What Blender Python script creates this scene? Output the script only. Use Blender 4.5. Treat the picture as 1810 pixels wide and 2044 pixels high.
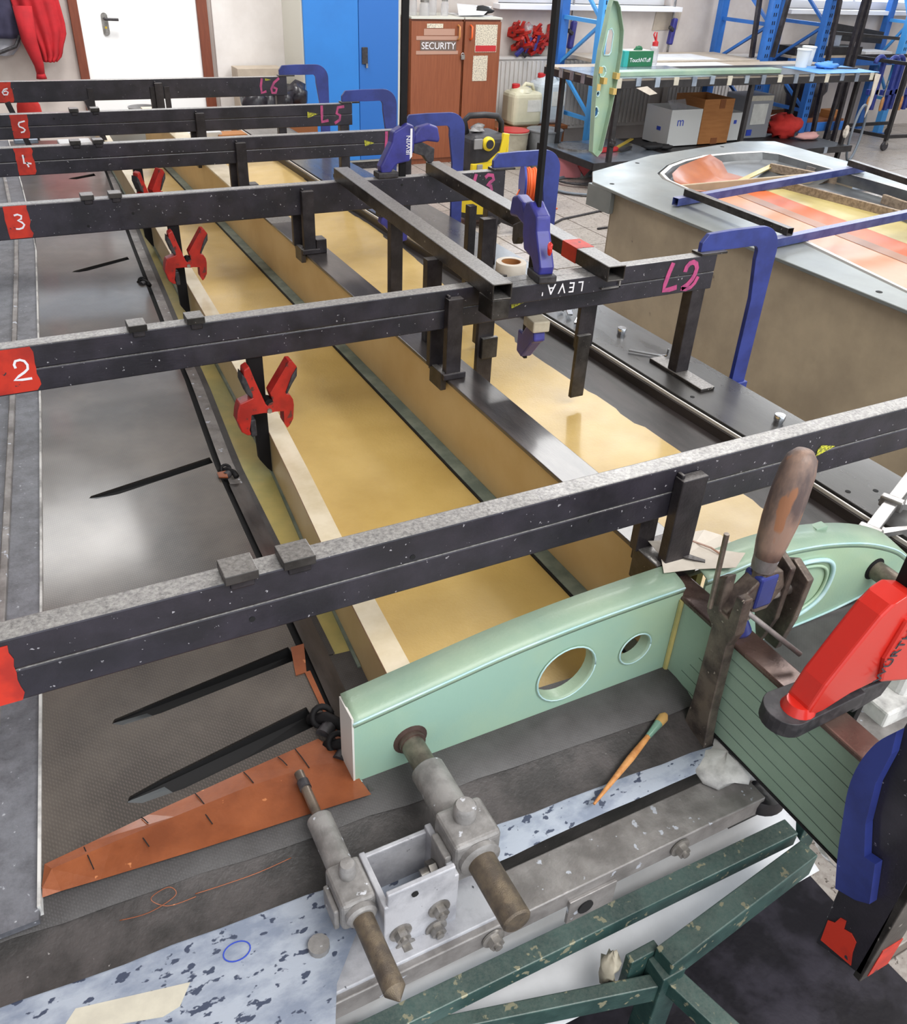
import bpy, bmesh, math, random
from mathutils import Vector, Matrix, Quaternion
from mathutils.geometry import tessellate_polygon
random.seed(7)
S = bpy.context.scene
for o in list(bpy.data.objects): bpy.data.objects.remove(o)
COL = S.collection
R = math.radians

# ------------------------------------------------------------------ camera
cd = bpy.data.cameras.new('camera'); cam = bpy.data.objects.new('camera', cd); COL.objects.link(cam)
cd.sensor_fit = 'VERTICAL'; cd.sensor_height = 24.0; cd.lens = 24.0 * 1700 / 2044; cd.clip_start = .02; cd.clip_end = 100
def cam_axes(pitch, roll, yaw):
    p, r, y = R(pitch), R(roll), R(yaw)
    fwd = Vector((0, math.cos(p), -math.sin(p))); right = Vector((1, 0, 0)); up = right.cross(fwd)
    rr = right * math.cos(r) + up * math.sin(r); uu = up * math.cos(r) - right * math.sin(r)
    Z = Matrix.Rotation(y, 3, 'Z')
    return Z @ rr, Z @ uu, Z @ fwd
rr, uu, ff = cam_axes(33.95, 3.06, -28.9)
m = Matrix((rr, uu, -ff)).transposed().to_4x4(); m.translation = Vector((0, 0, 1.6)); cam.matrix_world = m
S.camera = cam
# ------------------------------------------------------------------ world, lights, exposure
S.view_settings.view_transform = 'Standard'; S.view_settings.look = 'None'; S.view_settings.gamma = 1
S.view_settings.use_curve_mapping = False; S.view_settings.exposure = 0.0
w = bpy.data.worlds.new('sky'); S.world = w; w.use_nodes = True
bg = w.node_tree.nodes['Background']; bg.inputs[0].default_value = (.86, .93, 1, 1); bg.inputs[1].default_value = 1.9
def area(name, loc, aim, sx, sy, power, col=(1, 1, 1)):
    l = bpy.data.lights.new(name, 'AREA'); l.shape = 'RECTANGLE'; l.size = sx; l.size_y = sy; l.energy = power; l.color = col
    o = bpy.data.objects.new(name, l); COL.objects.link(o); o.location = loc
    o.rotation_euler = (Vector(aim) - Vector(loc)).to_track_quat('-Z', 'Y').to_euler(); return o
# daylight entering by the windows in the back wall and by the roof windows a to c
area('window_daylight', (8.3, 7.42, 2.1), (8.3, 0, 1.2), 7.6, 1.8, 150, (.92, .96, 1))
area('roof_daylight_a', (.15, 5.6, 3.55), (.15, 5.6, 0), .8, .9, 34, (1, .98, .95))
area('roof_daylight_b', (3.6, 3.6, 3.55), (3.6, 3.6, 0), 1.2, 4.5, 150, (1, .98, .95))
area('roof_daylight_c', (7.0, 3.6, 3.55), (7.0, 3.6, 0), 1.2, 4.5, 100, (1, .98, .95))
area('near_fill', (1.2, -1.2, 3.55), (1.0, -.6, 0), 3.6, 1.4, 150, (1, .98, .95))  # added fill above the camera to brighten the near end; no roof window known
area('door_fill', (1.15, 5.9, 3.3), (1.25, 7.3, 1.0), .5, .5, 55, (1, .98, .95))  # added light that brightens the door; no such fixture is known

# ------------------------------------------------------------------ mesh helpers
class B:
    def __init__(s): s.v = []; s.f = []
    def add(s, vs, fs):
        n = len(s.v); s.v += [Vector(v) for v in vs]; s.f += [tuple(i + n for i in f) for f in fs]; return s
    def bx(s, x0, x1, y0, y1, z0, z1):
        return s.add([(x, y, z) for z in (z0, z1) for y in (y0, y1) for x in (x0, x1)],
                     [(0, 2, 3, 1), (4, 5, 7, 6), (0, 1, 5, 4), (2, 6, 7, 3), (0, 4, 6, 2), (1, 3, 7, 5)])
    def bar(s, a, b, w, h, up=(0, 0, 1)):          # box from a to b, w across, h along up
        a, b, up = Vector(a), Vector(b), Vector(up); d = (b - a).normalized(); sd = d.cross(up).normalized(); u = sd.cross(d)
        c = [(i, j) for i, j in ((-1, -1), (1, -1), (1, 1), (-1, 1))]
        vs = [p + sd * (i * w / 2) + u * (j * h / 2) for p in (a, b) for i, j in c]
        return s.add(vs, [(0, 1, 2, 3), (7, 6, 5, 4), (0, 4, 5, 1), (1, 5, 6, 2), (2, 6, 7, 3), (3, 7, 4, 0)])
    def hollow(s, a, b, w, h, t, up=(0, 0, 1)):    # open rectangular tube
        a, b, up = Vector(a), Vector(b), Vector(up); d = (b - a).normalized(); sd = d.cross(up).normalized(); u = sd.cross(d)
        vs = []
        for p in (a, b):
            for k in (0, t):
                vs += [p + sd * (i * (w / 2 - k)) + u * (j * (h / 2 - k)) for i, j in ((-1, -1), (1, -1), (1, 1), (-1, 1))]
        fs = []
        for i in range(4):
            j = (i + 1) % 4
            fs += [(i, j, 8 + j, 8 + i)[::-1], (4 + i, 4 + j, 12 + j, 12 + i), (i, j, 4 + j, 4 + i), (8 + i, 8 + j, 12 + j, 12 + i)[::-1]]
        return s.add(vs, fs)
    def tube(s, pts, r, n=10, cap=True, up=None):
        pts = [Vector(p) for p in pts]; m = len(pts); rs = r if isinstance(r, (list, tuple)) else [r] * m
        t0 = (pts[1] - pts[0]).normalized(); ref = Vector((0, 0, 1)) if abs(t0.z) < .9 else Vector((1, 0, 0))
        nn = t0.cross(ref).normalized(); rings = []
        for i in range(m):
            t = (pts[min(i + 1, m - 1)] - pts[max(i - 1, 0)])
            t = t.normalized() if t.length > 1e-9 else t0
            nn = (nn - t * nn.dot(t)).normalized(); bb = t.cross(nn)
            rings.append([pts[i] + (nn * math.cos(2 * math.pi * k / n) + bb * math.sin(2 * math.pi * k / n)) * rs[i] for k in range(n)])
        vs = [v for q in rings for v in q]; fs = []
        for i in range(m - 1):
            for k in range(n):
                j = (k + 1) % n; fs.append((i * n + k, i * n + j, (i + 1) * n + j, (i + 1) * n + k))
        if cap: fs += [tuple(range(n))[::-1], tuple(range((m - 1) * n, m * n))]
        return s.add(vs, fs)
    def lathe(s, prof, o=(0, 0, 0), ax=(0, 0, 1), n=20, sx=1, sy=1, cap=True):
        q = Vector((0, 0, 1)).rotation_difference(Vector(ax).normalized()); o = Vector(o)
        vs = [o + q @ Vector((r * math.cos(2 * math.pi * k / n) * sx, r * math.sin(2 * math.pi * k / n) * sy, z)) for r, z in prof for k in range(n)]
        fs = []; m = len(prof)
        for i in range(m - 1):
            for k in range(n):
                j = (k + 1) % n; fs.append((i * n + k, i * n + j, (i + 1) * n + j, (i + 1) * n + k))
        if not cap: return s.add(vs, fs)
        if prof[0][0] > 1e-5: fs.append(tuple(range(n))[::-1])
        if prof[-1][0] > 1e-5: fs.append(tuple(range((m - 1) * n, m * n)))
        return s.add(vs, fs)
    def ngon(s, r, h, o, ax, n=6): return s.lathe([(r, 0), (r, h)], o, ax, n)
    def prism(s, pts, vec, holes=()):
        pts = [Vector(p) for p in pts]; vec = Vector(vec); loops = [pts] + [[Vector(p) for p in h] for h in holes]
        flat = [p for l in loops for p in l]; n = len(flat)
        tris = tessellate_polygon(loops); fs = []
        for t in tris: fs += [tuple(t), tuple(i + n for i in t[::-1])]
        k = 0
        for l in loops:
            m = len(l)
            for i in range(m):
                j = (i + 1) % m; fs.append((k + i, k + j, n + k + j, n + k + i))
            k += m
        return s.add(flat + [p + vec for p in flat], fs)
    def grid(s, fn, nu, nv):
        vs = [fn(i / nu, j / nv) for j in range(nv + 1) for i in range(nu + 1)]
        fs = [(j * (nu + 1) + i, j * (nu + 1) + i + 1, (j + 1) * (nu + 1) + i + 1, (j + 1) * (nu + 1) + i) for j in range(nv) for i in range(nu)]
        return s.add(vs, fs)
    def blob(s, c, rx, ry, rz, jit=0, n=12, m=8, seed=1):
        rd = random.Random(seed); c = Vector(c); vs = []; fs = []
        for i in range(m + 1):
            th = math.pi * i / m
            for k in range(n):
                ph = 2 * math.pi * k / n; q = 1 + rd.uniform(-jit, jit)
                vs.append(c + Vector((rx * math.sin(th) * math.cos(ph) * q, ry * math.sin(th) * math.sin(ph) * q, rz * math.cos(th) * q)))
        for i in range(m):
            for k in range(n):
                j = (k + 1) % n; fs.append((i * n + k, (i + 1) * n + k, (i + 1) * n + j, i * n + j))
        return s.add(vs, fs)
    def ribbon(s, pts, w, nrm, t=.0008, closed=False):   # flat brush stroke lying in a plane
        pts = [Vector(p) for p in pts]; nrm = Vector(nrm).normalized(); m = len(pts); L = []; Rr = []
        for i in range(m):
            d = (pts[min(i + 1, m - 1)] - pts[max(i - 1, 0)]).normalized(); sd = d.cross(nrm)
            ww = w[i] if isinstance(w, (list, tuple)) else w
            L.append(pts[i] + sd * ww / 2); Rr.append(pts[i] - sd * ww / 2)
        vs = L + Rr; vs += [v + nrm * t for v in vs]; fs = []
        for i in range(m - 1):
            a, b, c, d = i, i + 1, m + i + 1, m + i; o = 2 * m
            fs += [(a, b, c, d)[::-1], (a + o, b + o, c + o, d + o), (a, b, b + o, a + o), (d, c, c + o, d + o)[::-1]]
        fs += [(0, m, 3 * m, 2 * m), (m - 1, 2 * m - 1, 4 * m - 1, 3 * m - 1)[::-1]]
        return s.add(vs, fs)
    def make(s, name, mat, parent=None, bevel=0, smooth=False, seg=2, sub=0, fix=True):
        me = bpy.data.meshes.new(name); me.from_pydata([tuple(v) for v in s.v], [], s.f); me.validate()
        if fix:
            b = bmesh.new(); b.from_mesh(me); bmesh.ops.recalc_face_normals(b, faces=b.faces); b.to_mesh(me); b.free()
        o = bpy.data.objects.new(name, me); COL.objects.link(o); me.materials.append(MAT[mat])
        if smooth:
            for p in me.polygons: p.use_smooth = True
            if smooth != 'all': me.set_sharp_from_angle(angle=R(38))
        if bevel:
            k = o.modifiers.new('bevel', 'BEVEL'); k.width = bevel; k.segments = seg; k.limit_method = 'ANGLE'; k.angle_limit = R(40)
            k.harden_normals = False
        if sub:
            k = o.modifiers.new('sub', 'SUBSURF'); k.levels = sub; k.render_levels = sub
        put(o, parent)
        return o
def put(o, parent):
    if parent is not None:
        o.parent = parent
        if parent.type == 'EMPTY': o.matrix_parent_inverse = Matrix.Translation(-parent.location)
def tag(o, label, cat, group=None, kind=None):
    o['label'] = label; o['category'] = cat
    if group: o['group'] = group
    if kind: o['kind'] = kind
    return o
def thing(name, label, cat, loc=(0, 0, 0), group=None):
    o = bpy.data.objects.new(name, None); COL.objects.link(o); o.location = loc; o.empty_display_size = .05
    tag(o, label, cat, group); return o
def struct(o): o['kind'] = 'structure'; return o
def copy_tree(o, parent=None):
    c = o.copy(); COL.objects.link(c); c.parent = parent
    for ch in list(o.children): copy_tree(ch, c)
    return c
def text(name, body, size, origin, xdir, ydir, mat, parent, depth=.0006, align='LEFT', shear=0, space=1):
    cu = bpy.data.curves.new(name, 'FONT'); cu.body = body; cu.size = size; cu.extrude = depth / 2; cu.align_x = align; cu.shear = shear; cu.space_character = space
    t = bpy.data.objects.new(name + '_c', cu); COL.objects.link(t); bpy.context.view_layer.update()
    me = bpy.data.meshes.new_from_object(t.evaluated_get(bpy.context.evaluated_depsgraph_get()))
    bpy.data.objects.remove(t); bpy.data.curves.remove(cu)
    x = Vector(xdir).normalized(); y = Vector(ydir); y = (y - x * y.dot(x)).normalized(); z = x.cross(y)
    M4 = Matrix((x, y, z)).transposed().to_4x4(); M4.translation = Vector(origin); me.transform(M4)
    me.name = name; o = bpy.data.objects.new(name, me); COL.objects.link(o); me.materials.clear(); me.materials.append(MAT[mat]); put(o, parent)
    return o
def arc(c, r, a0, a1, n, ax=(1, 0, 0), ay=(0, 0, 1)):
    c, ax, ay = Vector(c), Vector(ax), Vector(ay)
    return [c + ax * (r * math.cos(R(a0 + (a1 - a0) * i / n))) + ay * (r * math.sin(R(a0 + (a1 - a0) * i / n))) for i in range(n + 1)]
def lerp(tab, x):
    if x <= tab[0][0]: a, b = tab[0], tab[1]
    elif x >= tab[-1][0]: a, b = tab[-2], tab[-1]
    else:
        for a, b in zip(tab, tab[1:]):
            if a[0] <= x <= b[0]: break
    return a[1] + (b[1] - a[1]) * (x - a[0]) / (b[0] - a[0])

def curve(pts, k=4):       # smooth line through the points
    P_ = [Vector(p) if len(p) == 3 else Vector((p[0], p[1], 0)) for p in pts]; d = len(pts[0]); out = []
    for i in range(len(P_) - 1):
        a, b_, c, e = P_[max(i - 1, 0)], P_[i], P_[i + 1], P_[min(i + 2, len(P_) - 1)]
        for j in range(k):
            t = j / k; out.append(.5 * ((2 * b_) + (c - a) * t + (2 * a - 5 * b_ + 4 * c - e) * t * t + (3 * b_ - a - 3 * c + e) * t ** 3))
    out.append(P_[-1]); return [tuple(p[:d]) for p in out]
# ------------------------------------------------------------------ materials
MAT = {}
def lin(c):
    if isinstance(c, str): c = [int(c[i:i + 2], 16) / 255 for i in (0, 2, 4)]
    return tuple(x / 12.92 if x <= .04045 else ((x + .055) / 1.055) ** 2.4 for x in c) + (1,)
def mat(name, col, rough=.5, metal=0, col2=None, vs=12, vamt=(.35, .65), spots=None, sscale=90, sth=.68, bump=0, bs=150, coat=0, spec=.5,
        trans=0, alpha=1, emit=0, stretch=None, det=6, dust_sheen=None, dust_sheen_amt=.6, sss=0, rvar=0, ior=None, weave=None, wamt=.5):
    mt = bpy.data.materials.new(name); mt.use_nodes = True; nt = mt.node_tree; N = nt.nodes; L = nt.links; p = N['Principled BSDF']
    p.inputs['Base Color'].default_value = lin(col); p.inputs['Roughness'].default_value = rough; p.inputs['Metallic'].default_value = metal
    p.inputs['Specular IOR Level'].default_value = spec; p.inputs['Coat Weight'].default_value = coat; p.inputs['Coat Roughness'].default_value = .12
    p.inputs['Transmission Weight'].default_value = trans; p.inputs['Alpha'].default_value = alpha
    if ior: p.inputs['IOR'].default_value = ior
    if sss:
        p.inputs['Subsurface Weight'].default_value = sss; p.inputs['Subsurface Radius'].default_value = (.02, .02, .02); p.inputs['Subsurface Scale'].default_value = .5
    tc = N.new('ShaderNodeTexCoord'); mp = N.new('ShaderNodeMapping'); L.new(tc.outputs['Object'], mp.inputs[0])
    if stretch: mp.inputs['Scale'].default_value = stretch
    cur = None
    def noise(sc, d=6, rg=.6):
        n = N.new('ShaderNodeTexNoise'); n.inputs['Scale'].default_value = sc; n.inputs['Detail'].default_value = d; n.inputs['Roughness'].default_value = rg
        L.new(mp.outputs[0], n.inputs['Vector']); return n
    def ramp(src, a, b):
        r = N.new('ShaderNodeMapRange'); r.inputs['From Min'].default_value = a; r.inputs['From Max'].default_value = b; L.new(src, r.inputs['Value']); return r.outputs[0]
    def mix(fac, a, b):
        x = N.new('ShaderNodeMix'); x.data_type = 'RGBA'
        if isinstance(fac, float): x.inputs['Factor'].default_value = fac
        else: L.new(fac, x.inputs['Factor'])
        for i, q in ((6, a), (7, b)):
            if isinstance(q, tuple): x.inputs[i].default_value = q
            else: L.new(q, x.inputs[i])
        return x.outputs[2]
    cur = lin(col)
    if weave:       # woven cloth: two crossed waves
        w1 = N.new('ShaderNodeTexWave'); w1.inputs['Scale'].default_value = weave; w1.bands_direction = 'DIAGONAL'
        w2 = N.new('ShaderNodeTexWave'); w2.inputs['Scale'].default_value = weave; w2.bands_direction = 'X'
        for q in (w1, w2): L.new(mp.outputs[0], q.inputs['Vector'])
        mu = N.new('ShaderNodeMath'); mu.operation = 'MULTIPLY'; L.new(w1.outputs['Fac'], mu.inputs[0]); L.new(w2.outputs['Fac'], mu.inputs[1])
        k = N.new('ShaderNodeMath'); k.operation = 'MULTIPLY'; L.new(mu.outputs[0], k.inputs[0]); k.inputs[1].default_value = wamt
        cur = mix(k.outputs[0], cur, lin(col2 or col)); 
    if col2 and not weave:
        cur = mix(ramp(noise(vs, det).outputs['Fac'], *vamt), cur, lin(col2))
    elif col2:
        cur = mix(ramp(noise(vs, det).outputs['Fac'], *vamt), cur, mix(.5, cur, lin(col2)))
    if dust_sheen:        # dusty upward faces; on the bars also a painted sheen of window light
        g = N.new('ShaderNodeNewGeometry'); sx = N.new('ShaderNodeSeparateXYZ'); L.new(g.outputs['Normal'], sx.inputs[0])
        a = ramp(sx.outputs['Z'], .5, .95); n = ramp(noise(210, 8, .75).outputs['Fac'], .22, .62)
        k = N.new('ShaderNodeMath'); k.operation = 'MULTIPLY'; L.new(a, k.inputs[0]); L.new(n, k.inputs[1])
        k2 = N.new('ShaderNodeMath'); k2.operation = 'MULTIPLY'; L.new(k.outputs[0], k2.inputs[0]); k2.inputs[1].default_value = dust_sheen_amt
        cur = mix(k2.outputs[0], cur, lin(dust_sheen))
    if spots:
        cur = mix(ramp(noise(sscale, 3, .5).outputs['Fac'], sth, sth + .03), cur, lin(spots))
    if not isinstance(cur, tuple): L.new(cur, p.inputs['Base Color'])
    if rvar:
        r = N.new('ShaderNodeMapRange'); r.inputs['To Min'].default_value = max(.02, rough - rvar); r.inputs['To Max'].default_value = min(1, rough + rvar)
        r.inputs['From Min'].default_value = .3; r.inputs['From Max'].default_value = .7
        L.new(noise(vs * 1.7, 5).outputs['Fac'], r.inputs['Value']); L.new(r.outputs[0], p.inputs['Roughness'])
    if bump:
        bn = N.new('ShaderNodeBump'); bn.inputs['Strength'].default_value = bump; bn.inputs['Distance'].default_value = .002
        L.new(noise(bs, 4).outputs['Fac'], bn.inputs['Height']); L.new(bn.outputs[0], p.inputs['Normal'])
    if emit:
        p.inputs['Emission Color'].default_value = lin(col); p.inputs['Emission Strength'].default_value = emit
    MAT[name] = mt; return mt
mat('steel_bar', '26242a', .42, .3, '35313a', 14, (.4, .62), spots='a9a6ab', sscale=150, sth=.705, bump=.2, bs=260, dust_sheen='b4b1ad', dust_sheen_amt=.85, rvar=.12, coat=.18)  # pale dusty tops; their strength also stands in for reflected window light
mat('steel_leg', '231f22', .4, .3, '3a3538', 20, (.4, .65), spots='8a8583', sscale=120, sth=.75, bump=.25, bs=240, dust_sheen='8d8885', dust_sheen_amt=.6)
mat('steel_rail', '4a4644', .38, .5, '2b2826', 18, (.4, .62), spots='9a948e', sscale=90, sth=.7, bump=.2, bs=240, dust_sheen='a8a4a0', dust_sheen_amt=.7)
mat('clamp_iron', '75695f', .42, .45, '463d3a', 30, (.38, .62), spots='a89c90', sscale=120, sth=.7, bump=.4, bs=160)
mat('red_paint', 'c42f1a', .55, 0, 'a32417', 16, (.45, .6), spots='2c2a31', sscale=70, sth=.68)
mat('white_mark', 'e8e6ec', .6); mat('pink_paint', 'b8487a', .55, 0, '96406e', 60, (.45, .6)); mat('yellow_mark', 'c8c63a', .7, 0, '6a6a2c', 300, (.45, .55))
mat('black_carbon', '2f2b2b', .3, .1, '4a4443', 25, (.4, .6), bump=.15, bs=400, coat=.5, spec=.6, stretch=(1, .2, 1))
mat('carbon_matte', '2b2726', .48, 0, '3d3736', 25, (.4, .6), bump=.2, bs=400, coat=.08, spec=.4, stretch=(1, .2, 1))
mat('flange_black', '302e2d', .3, .15, '454341', 10, (.36, .68), bump=.08, bs=300, coat=.3, spots='8a8884', sscale=190, sth=.79, rvar=.08, stretch=(1, .3, 1))
mat('carbon_skin', '3e3936', .36, .1, '736a62', 5, (.4, .65), weave=95, wamt=.4, coat=.4, spec=.5, rvar=.06)
mat('mould_grey', '4d4d52', .45, .1, '67686e', 30, (.4, .6), spots='a4a6ac', sscale=120, sth=.7, bump=.2, bs=250, dust_sheen='9a9ca4', dust_sheen_amt=.25)
mat('mould_dark', '2c2928', .42, .1, '464140', 18, (.4, .6), spots='8f8a88', sscale=150, sth=.75, bump=.2, bs=200)
mat('laminate_dark', '393636', .55, 0, '5a5858', 16, (.35, .65), weave=110, wamt=.35, bump=.2, bs=250)
mat('aramid', 'cbac66', .42, 0, 'b69650', 6, (.3, .72), bump=.25, bs=180, coat=.22, rvar=.08)
mat('aramid_web', 'cfb687', .45, 0, 'c2a572', 6, (.35, .7), coat=.15, bump=.1, bs=120)
mat('aramid_edge', 'c2b06c', .4, 0, '9f9a62', 9, (.35, .65), coat=.4)
mat('spar_top_pale', 'd8cbb2', .45, 0, 'c6b697', 14, (.4, .65), coat=.2)
mat('grey_green', '5f6b62', .5, 0, '7d877a', 18, (.4, .6)); mat('slot_black', '0d0c0e', .65, 0, '141214', 20, spec=.25)
mat('copper', '94522e', .42, .2, '773d1f', 14, (.36, .66), bump=.3, bs=90, coat=.25, spots='c07a4e', sscale=60, sth=.72)
mat('mint', 'a2b899', .4, 0, '8fb0a0', 4, (.34, .66), bump=.12, bs=200, coat=.15)
mat('mint_light', '98ac94', .45, 0, '869f8c', 9, (.35, .65), bump=.25, bs=220, coat=.12)
mat('mint_edge', 'b9d3d4', .45, 0, 'a4c8c8', 25, (.4, .6)); mat('stub_green', '94ab98', .5, 0, '8aa28f', 5, (.4, .6), bump=.15, bs=400)
mat('thread', '596a60', .7); mat('brown_steel', '4c3c38', .3, .5, '6b574f', 12, (.4, .62), bump=.1, bs=200, rvar=.1)
mat('pale_paint', '9fa6b2', .55, 0, '7b8495', 14, (.42, .6), spots='3a4256', sscale=58, sth=.605, bump=.2, bs=120, stretch=(1, 1.7, 1))
mat('tape_beige', 'c9c3b2', .7, 0, 'b9b3a4', 30); mat('rubber_black', '1b1a1d', .55)
mat('alu_dirty', '9a9694', .5, .55, '7a7674', 18, (.4, .62), spots='c4c8d2', sscale=60, sth=.66, bump=.3, bs=150, rvar=.12)
mat('alu_clean', 'a9a7a6', .38, .8, '8d8a88', 20, (.4, .6), bump=.1, bs=150)
mat('cast_grey', '9b9896', .55, .35, '7b7876', 26, (.4, .6), spots='cfd0d6', sscale=70, sth=.68, bump=.3, bs=180)
mat('cast_white', 'b9b9be', .55, .15, '96969c', 18, (.42, .62), spots='3a3c44', sscale=90, sth=.7, bump=.25, bs=160)
mat('pin_steel', '6b625a', .38, .7, '8c8074', 30, (.4, .6), bump=.2, bs=300); mat('knurl', '5d544b', .42, .6, '7a6d5c', 60, (.4, .6), bump=.5, bs=900)
mat('bolt', 'a4a09c', .4, .75, '7d7974', 40, (.4, .6)); mat('chrome', 'd8dade', .15, 1)
mat('frame_green', '24413e', .42, .2, '3d5a55', 14, (.42, .6), spots='8d8a72', sscale=60, sth=.64, bump=.2, bs=150, dust_sheen='7d8078', dust_sheen_amt=.4)
mat('paper_white', 'd4d4d6', .8, 0, 'c2c2c4', 8); mat('paper_cream', 'd8cfc2', .8, 0, 'c4b9ac', 14)
mat('plastic_black', '1d1b20', .35, 0, '35323a', 9, (.45, .62), bump=.8, bs=18)
mat('floor_tile', 'aba39c', .35, 0, '978e87', 60, (.42, .58), spots='5f5650', sscale=85, sth=.635, bump=.03)
mat('grout', '7d736c', .8)
mat('clamp_blue', '33408a', .4, .1, '2a3474', 14, (.4, .6), spots='5a66a8', sscale=70, sth=.74); mat('quick_blue', '3a3a8c', .4, 0, '302f74', 20, (.4, .6))
mat('clamp_red', 'ac241b', .42, 0, '8e1c16', 30, (.4, .62), spots='5a2a26', sscale=60, sth=.64)
mat('wurth_red', 'c2251b', .32, 0, coat=.15); mat('grip_black', '262428', .55, 0, '3c393c', 60, (.45, .6))
mat('old_wood', '94796a', .5, 0, '5a4d4a', 26, (.4, .6), spots='96674a', sscale=34, sth=.56, bump=.3, bs=120, stretch=(1, 1, .35))
mat('wood_new', 'c98f55', .45, 0, 'a86b38', 40, (.4, .6), stretch=(1, 1, .2)); mat('bristle', 'b08a50', .8); mat('ferrule', '8fb5a2', .3, .6)
mat('wall_paint', 'cfc6c0', .8, 0, 'c3b9b3', 3, (.4, .6)); mat('wall_white', 'ded9d6', .8, 0, 'd2ccc8', 4)
mat('ceiling_paint', 'd8d6d2', .9); mat('door_white', 'f2f2f2', .35); mat('door_frame', '7a3f28', .5, 0, '6a3320', 8, stretch=(8, 8, 1))
mat('cab_blue', '2c7ac8', .4, 0, '2a74c0', 4); mat('cab_blue_door', '2767b4', .4); mat('cab_grey', 'c9c8be', .5)
mat('locker_wood', '8f5133', .42, 0, '82472b', 5, (.35, .65), stretch=(14, 14, 1)); mat('radiator', 'd3cfcb', .4, 0, 'c8c4c0', 5)
mat('window_glass', 'eef6ff', .05, 0, trans=1.0, ior=1.1); mat('window_frame', 'e6e6ea', .4)
mat('rack_blue', '2f6fc0', .4, .1, '2a62ac', 8); mat('rack_light', '4a9be0', .4); mat('table_black', '1c1a1b', .5, .1, '2e2b2c', 20)
mat('sheet_metal', '8e98a6', .25, .7, 'b5c0cc', 6, (.4, .6), bump=.25, bs=9); mat('board_beige', 'b9ac9c', .6, 0, 'a99c8c', 8)
mat('white_plastic', 'd6d6d0', .4); mat('jug', 'd3cfb8', .3, 0, 'c5c2a8', 6, sss=.3); mat('jug_blue', 'c3cdd4', .3, sss=.3); mat('red_plastic', 'b8282c', .4)
mat('cardboard', 'a8703e', .8, 0, '9c6636', 6, stretch=(1, 1, 8)); mat('card_dark', '7d4a26', .8); mat('carton_white', 'c9cac8', .7)
mat('vac_yellow', 'e0c428', .4); mat('vac_black', '232226', .5, 0, '302e32', 20); mat('vac_grey', '8e8c8c', .5)
mat('orange_cord', 'e0622c', .5); mat('reel_blue', '2a3a8c', .4); mat('bucket_grey', '8c8f92', .45, .2, '6f7275', 8); mat('bucket_cream', 'b0aa98', .5, 0, '96907e', 10)
mat('cloth_red', 'b81e28', .85, 0, '9a1620', 10); mat('cloth_navy', '3a3850', .85, 0, '2c2a40', 10); mat('cloth_grey', '9a9aa2', .85)
mat('rag_red', 'd83a32', .8, 0, 'c22c28', 12); mat('rag_pink', 'e0a8a4', .8); mat('glove_blue', '5c9ae0', .5); mat('bin_black', '1a181d', .3, 0, '2c2930', 12, bump=.6, bs=25)
mat('box_green', '17643f', .5); mat('box_teal', '2a9a94', .5); mat('grey_box', '8b8d92', .5); mat('label_white', 'dadad4', .7, 0, 'c6c6c0', 14)
mat('print_dark', '33323a', .7); mat('print_blue', '2c46b0', .6); mat('sign_dark', '6a5a52', .6); mat('sign_tape', 'b08a78', .35)
mat('fibreglass', 'b8a78c', .5, 0, '9b8c76', 3.5, (.32, .68), spots='6b5f52', sscale=14, sth=.71, bump=.12, bs=60)
mat('mould2_flange', '8e918e', .34, .3, '777b79', 3, (.3, .7), rvar=.06); mat('seal_white', 'd2cec8', .4)
mat('orange_skin', 'bb521c', .45, 0, 'c25e28', 4, coat=.08); mat('orange_pale', 'bf7d5a', .4, 0, 'c68a68', 4, coat=.12); mat('orange_film', 'a35a27', .42, 0, '924a1d', 6, coat=.15)
mat('skin_yellow2', 'b3a46c', .42, 0, 'a6955c', 8, coat=.15); mat('skin_grey2', '434547', .3, .2, '5a5e61', 6, coat=.3); mat('skin_brown2', '98705a', .4)
mat('chipboard', '9c8a76', .7, 0, '7a6a5a', 60, (.4, .6)); mat('tube_blue', '3a4480', .4, .3, '55609a', 16, dust_sheen='a8a8b4', dust_sheen_amt=.7)
mat('hose_grey', '6f7780', .5); mat('wood_handle', 'b98654', .5, 0, 'a06f40', 20); mat('plaster', 'b3aa98', .8, 0, '958c7a', 20, bump=.3, bs=60)
mat('film_clear', 'dcdce0', .2, 0, trans=.55, alpha=.55, bump=.6, bs=22); mat('glove_black', '19181a', .7, bump=.4, bs=120)
mat('lamp_glow', 'ffffff', .5, emit=2.2); mat('pink_film', 'c97a80', .5); mat('knob_yellow', 'd8b838', .4); mat('hole_dark', '0c0b0d', .8)
mat('paper_print', 'd6cdb8', .8, 0, '9c9488', 120, (.5, .56)); mat('dirty_white', 'cfcdca', .7, 0, '8d8b8a', 14, (.45, .62), bump=.3, bs=60)
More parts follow.
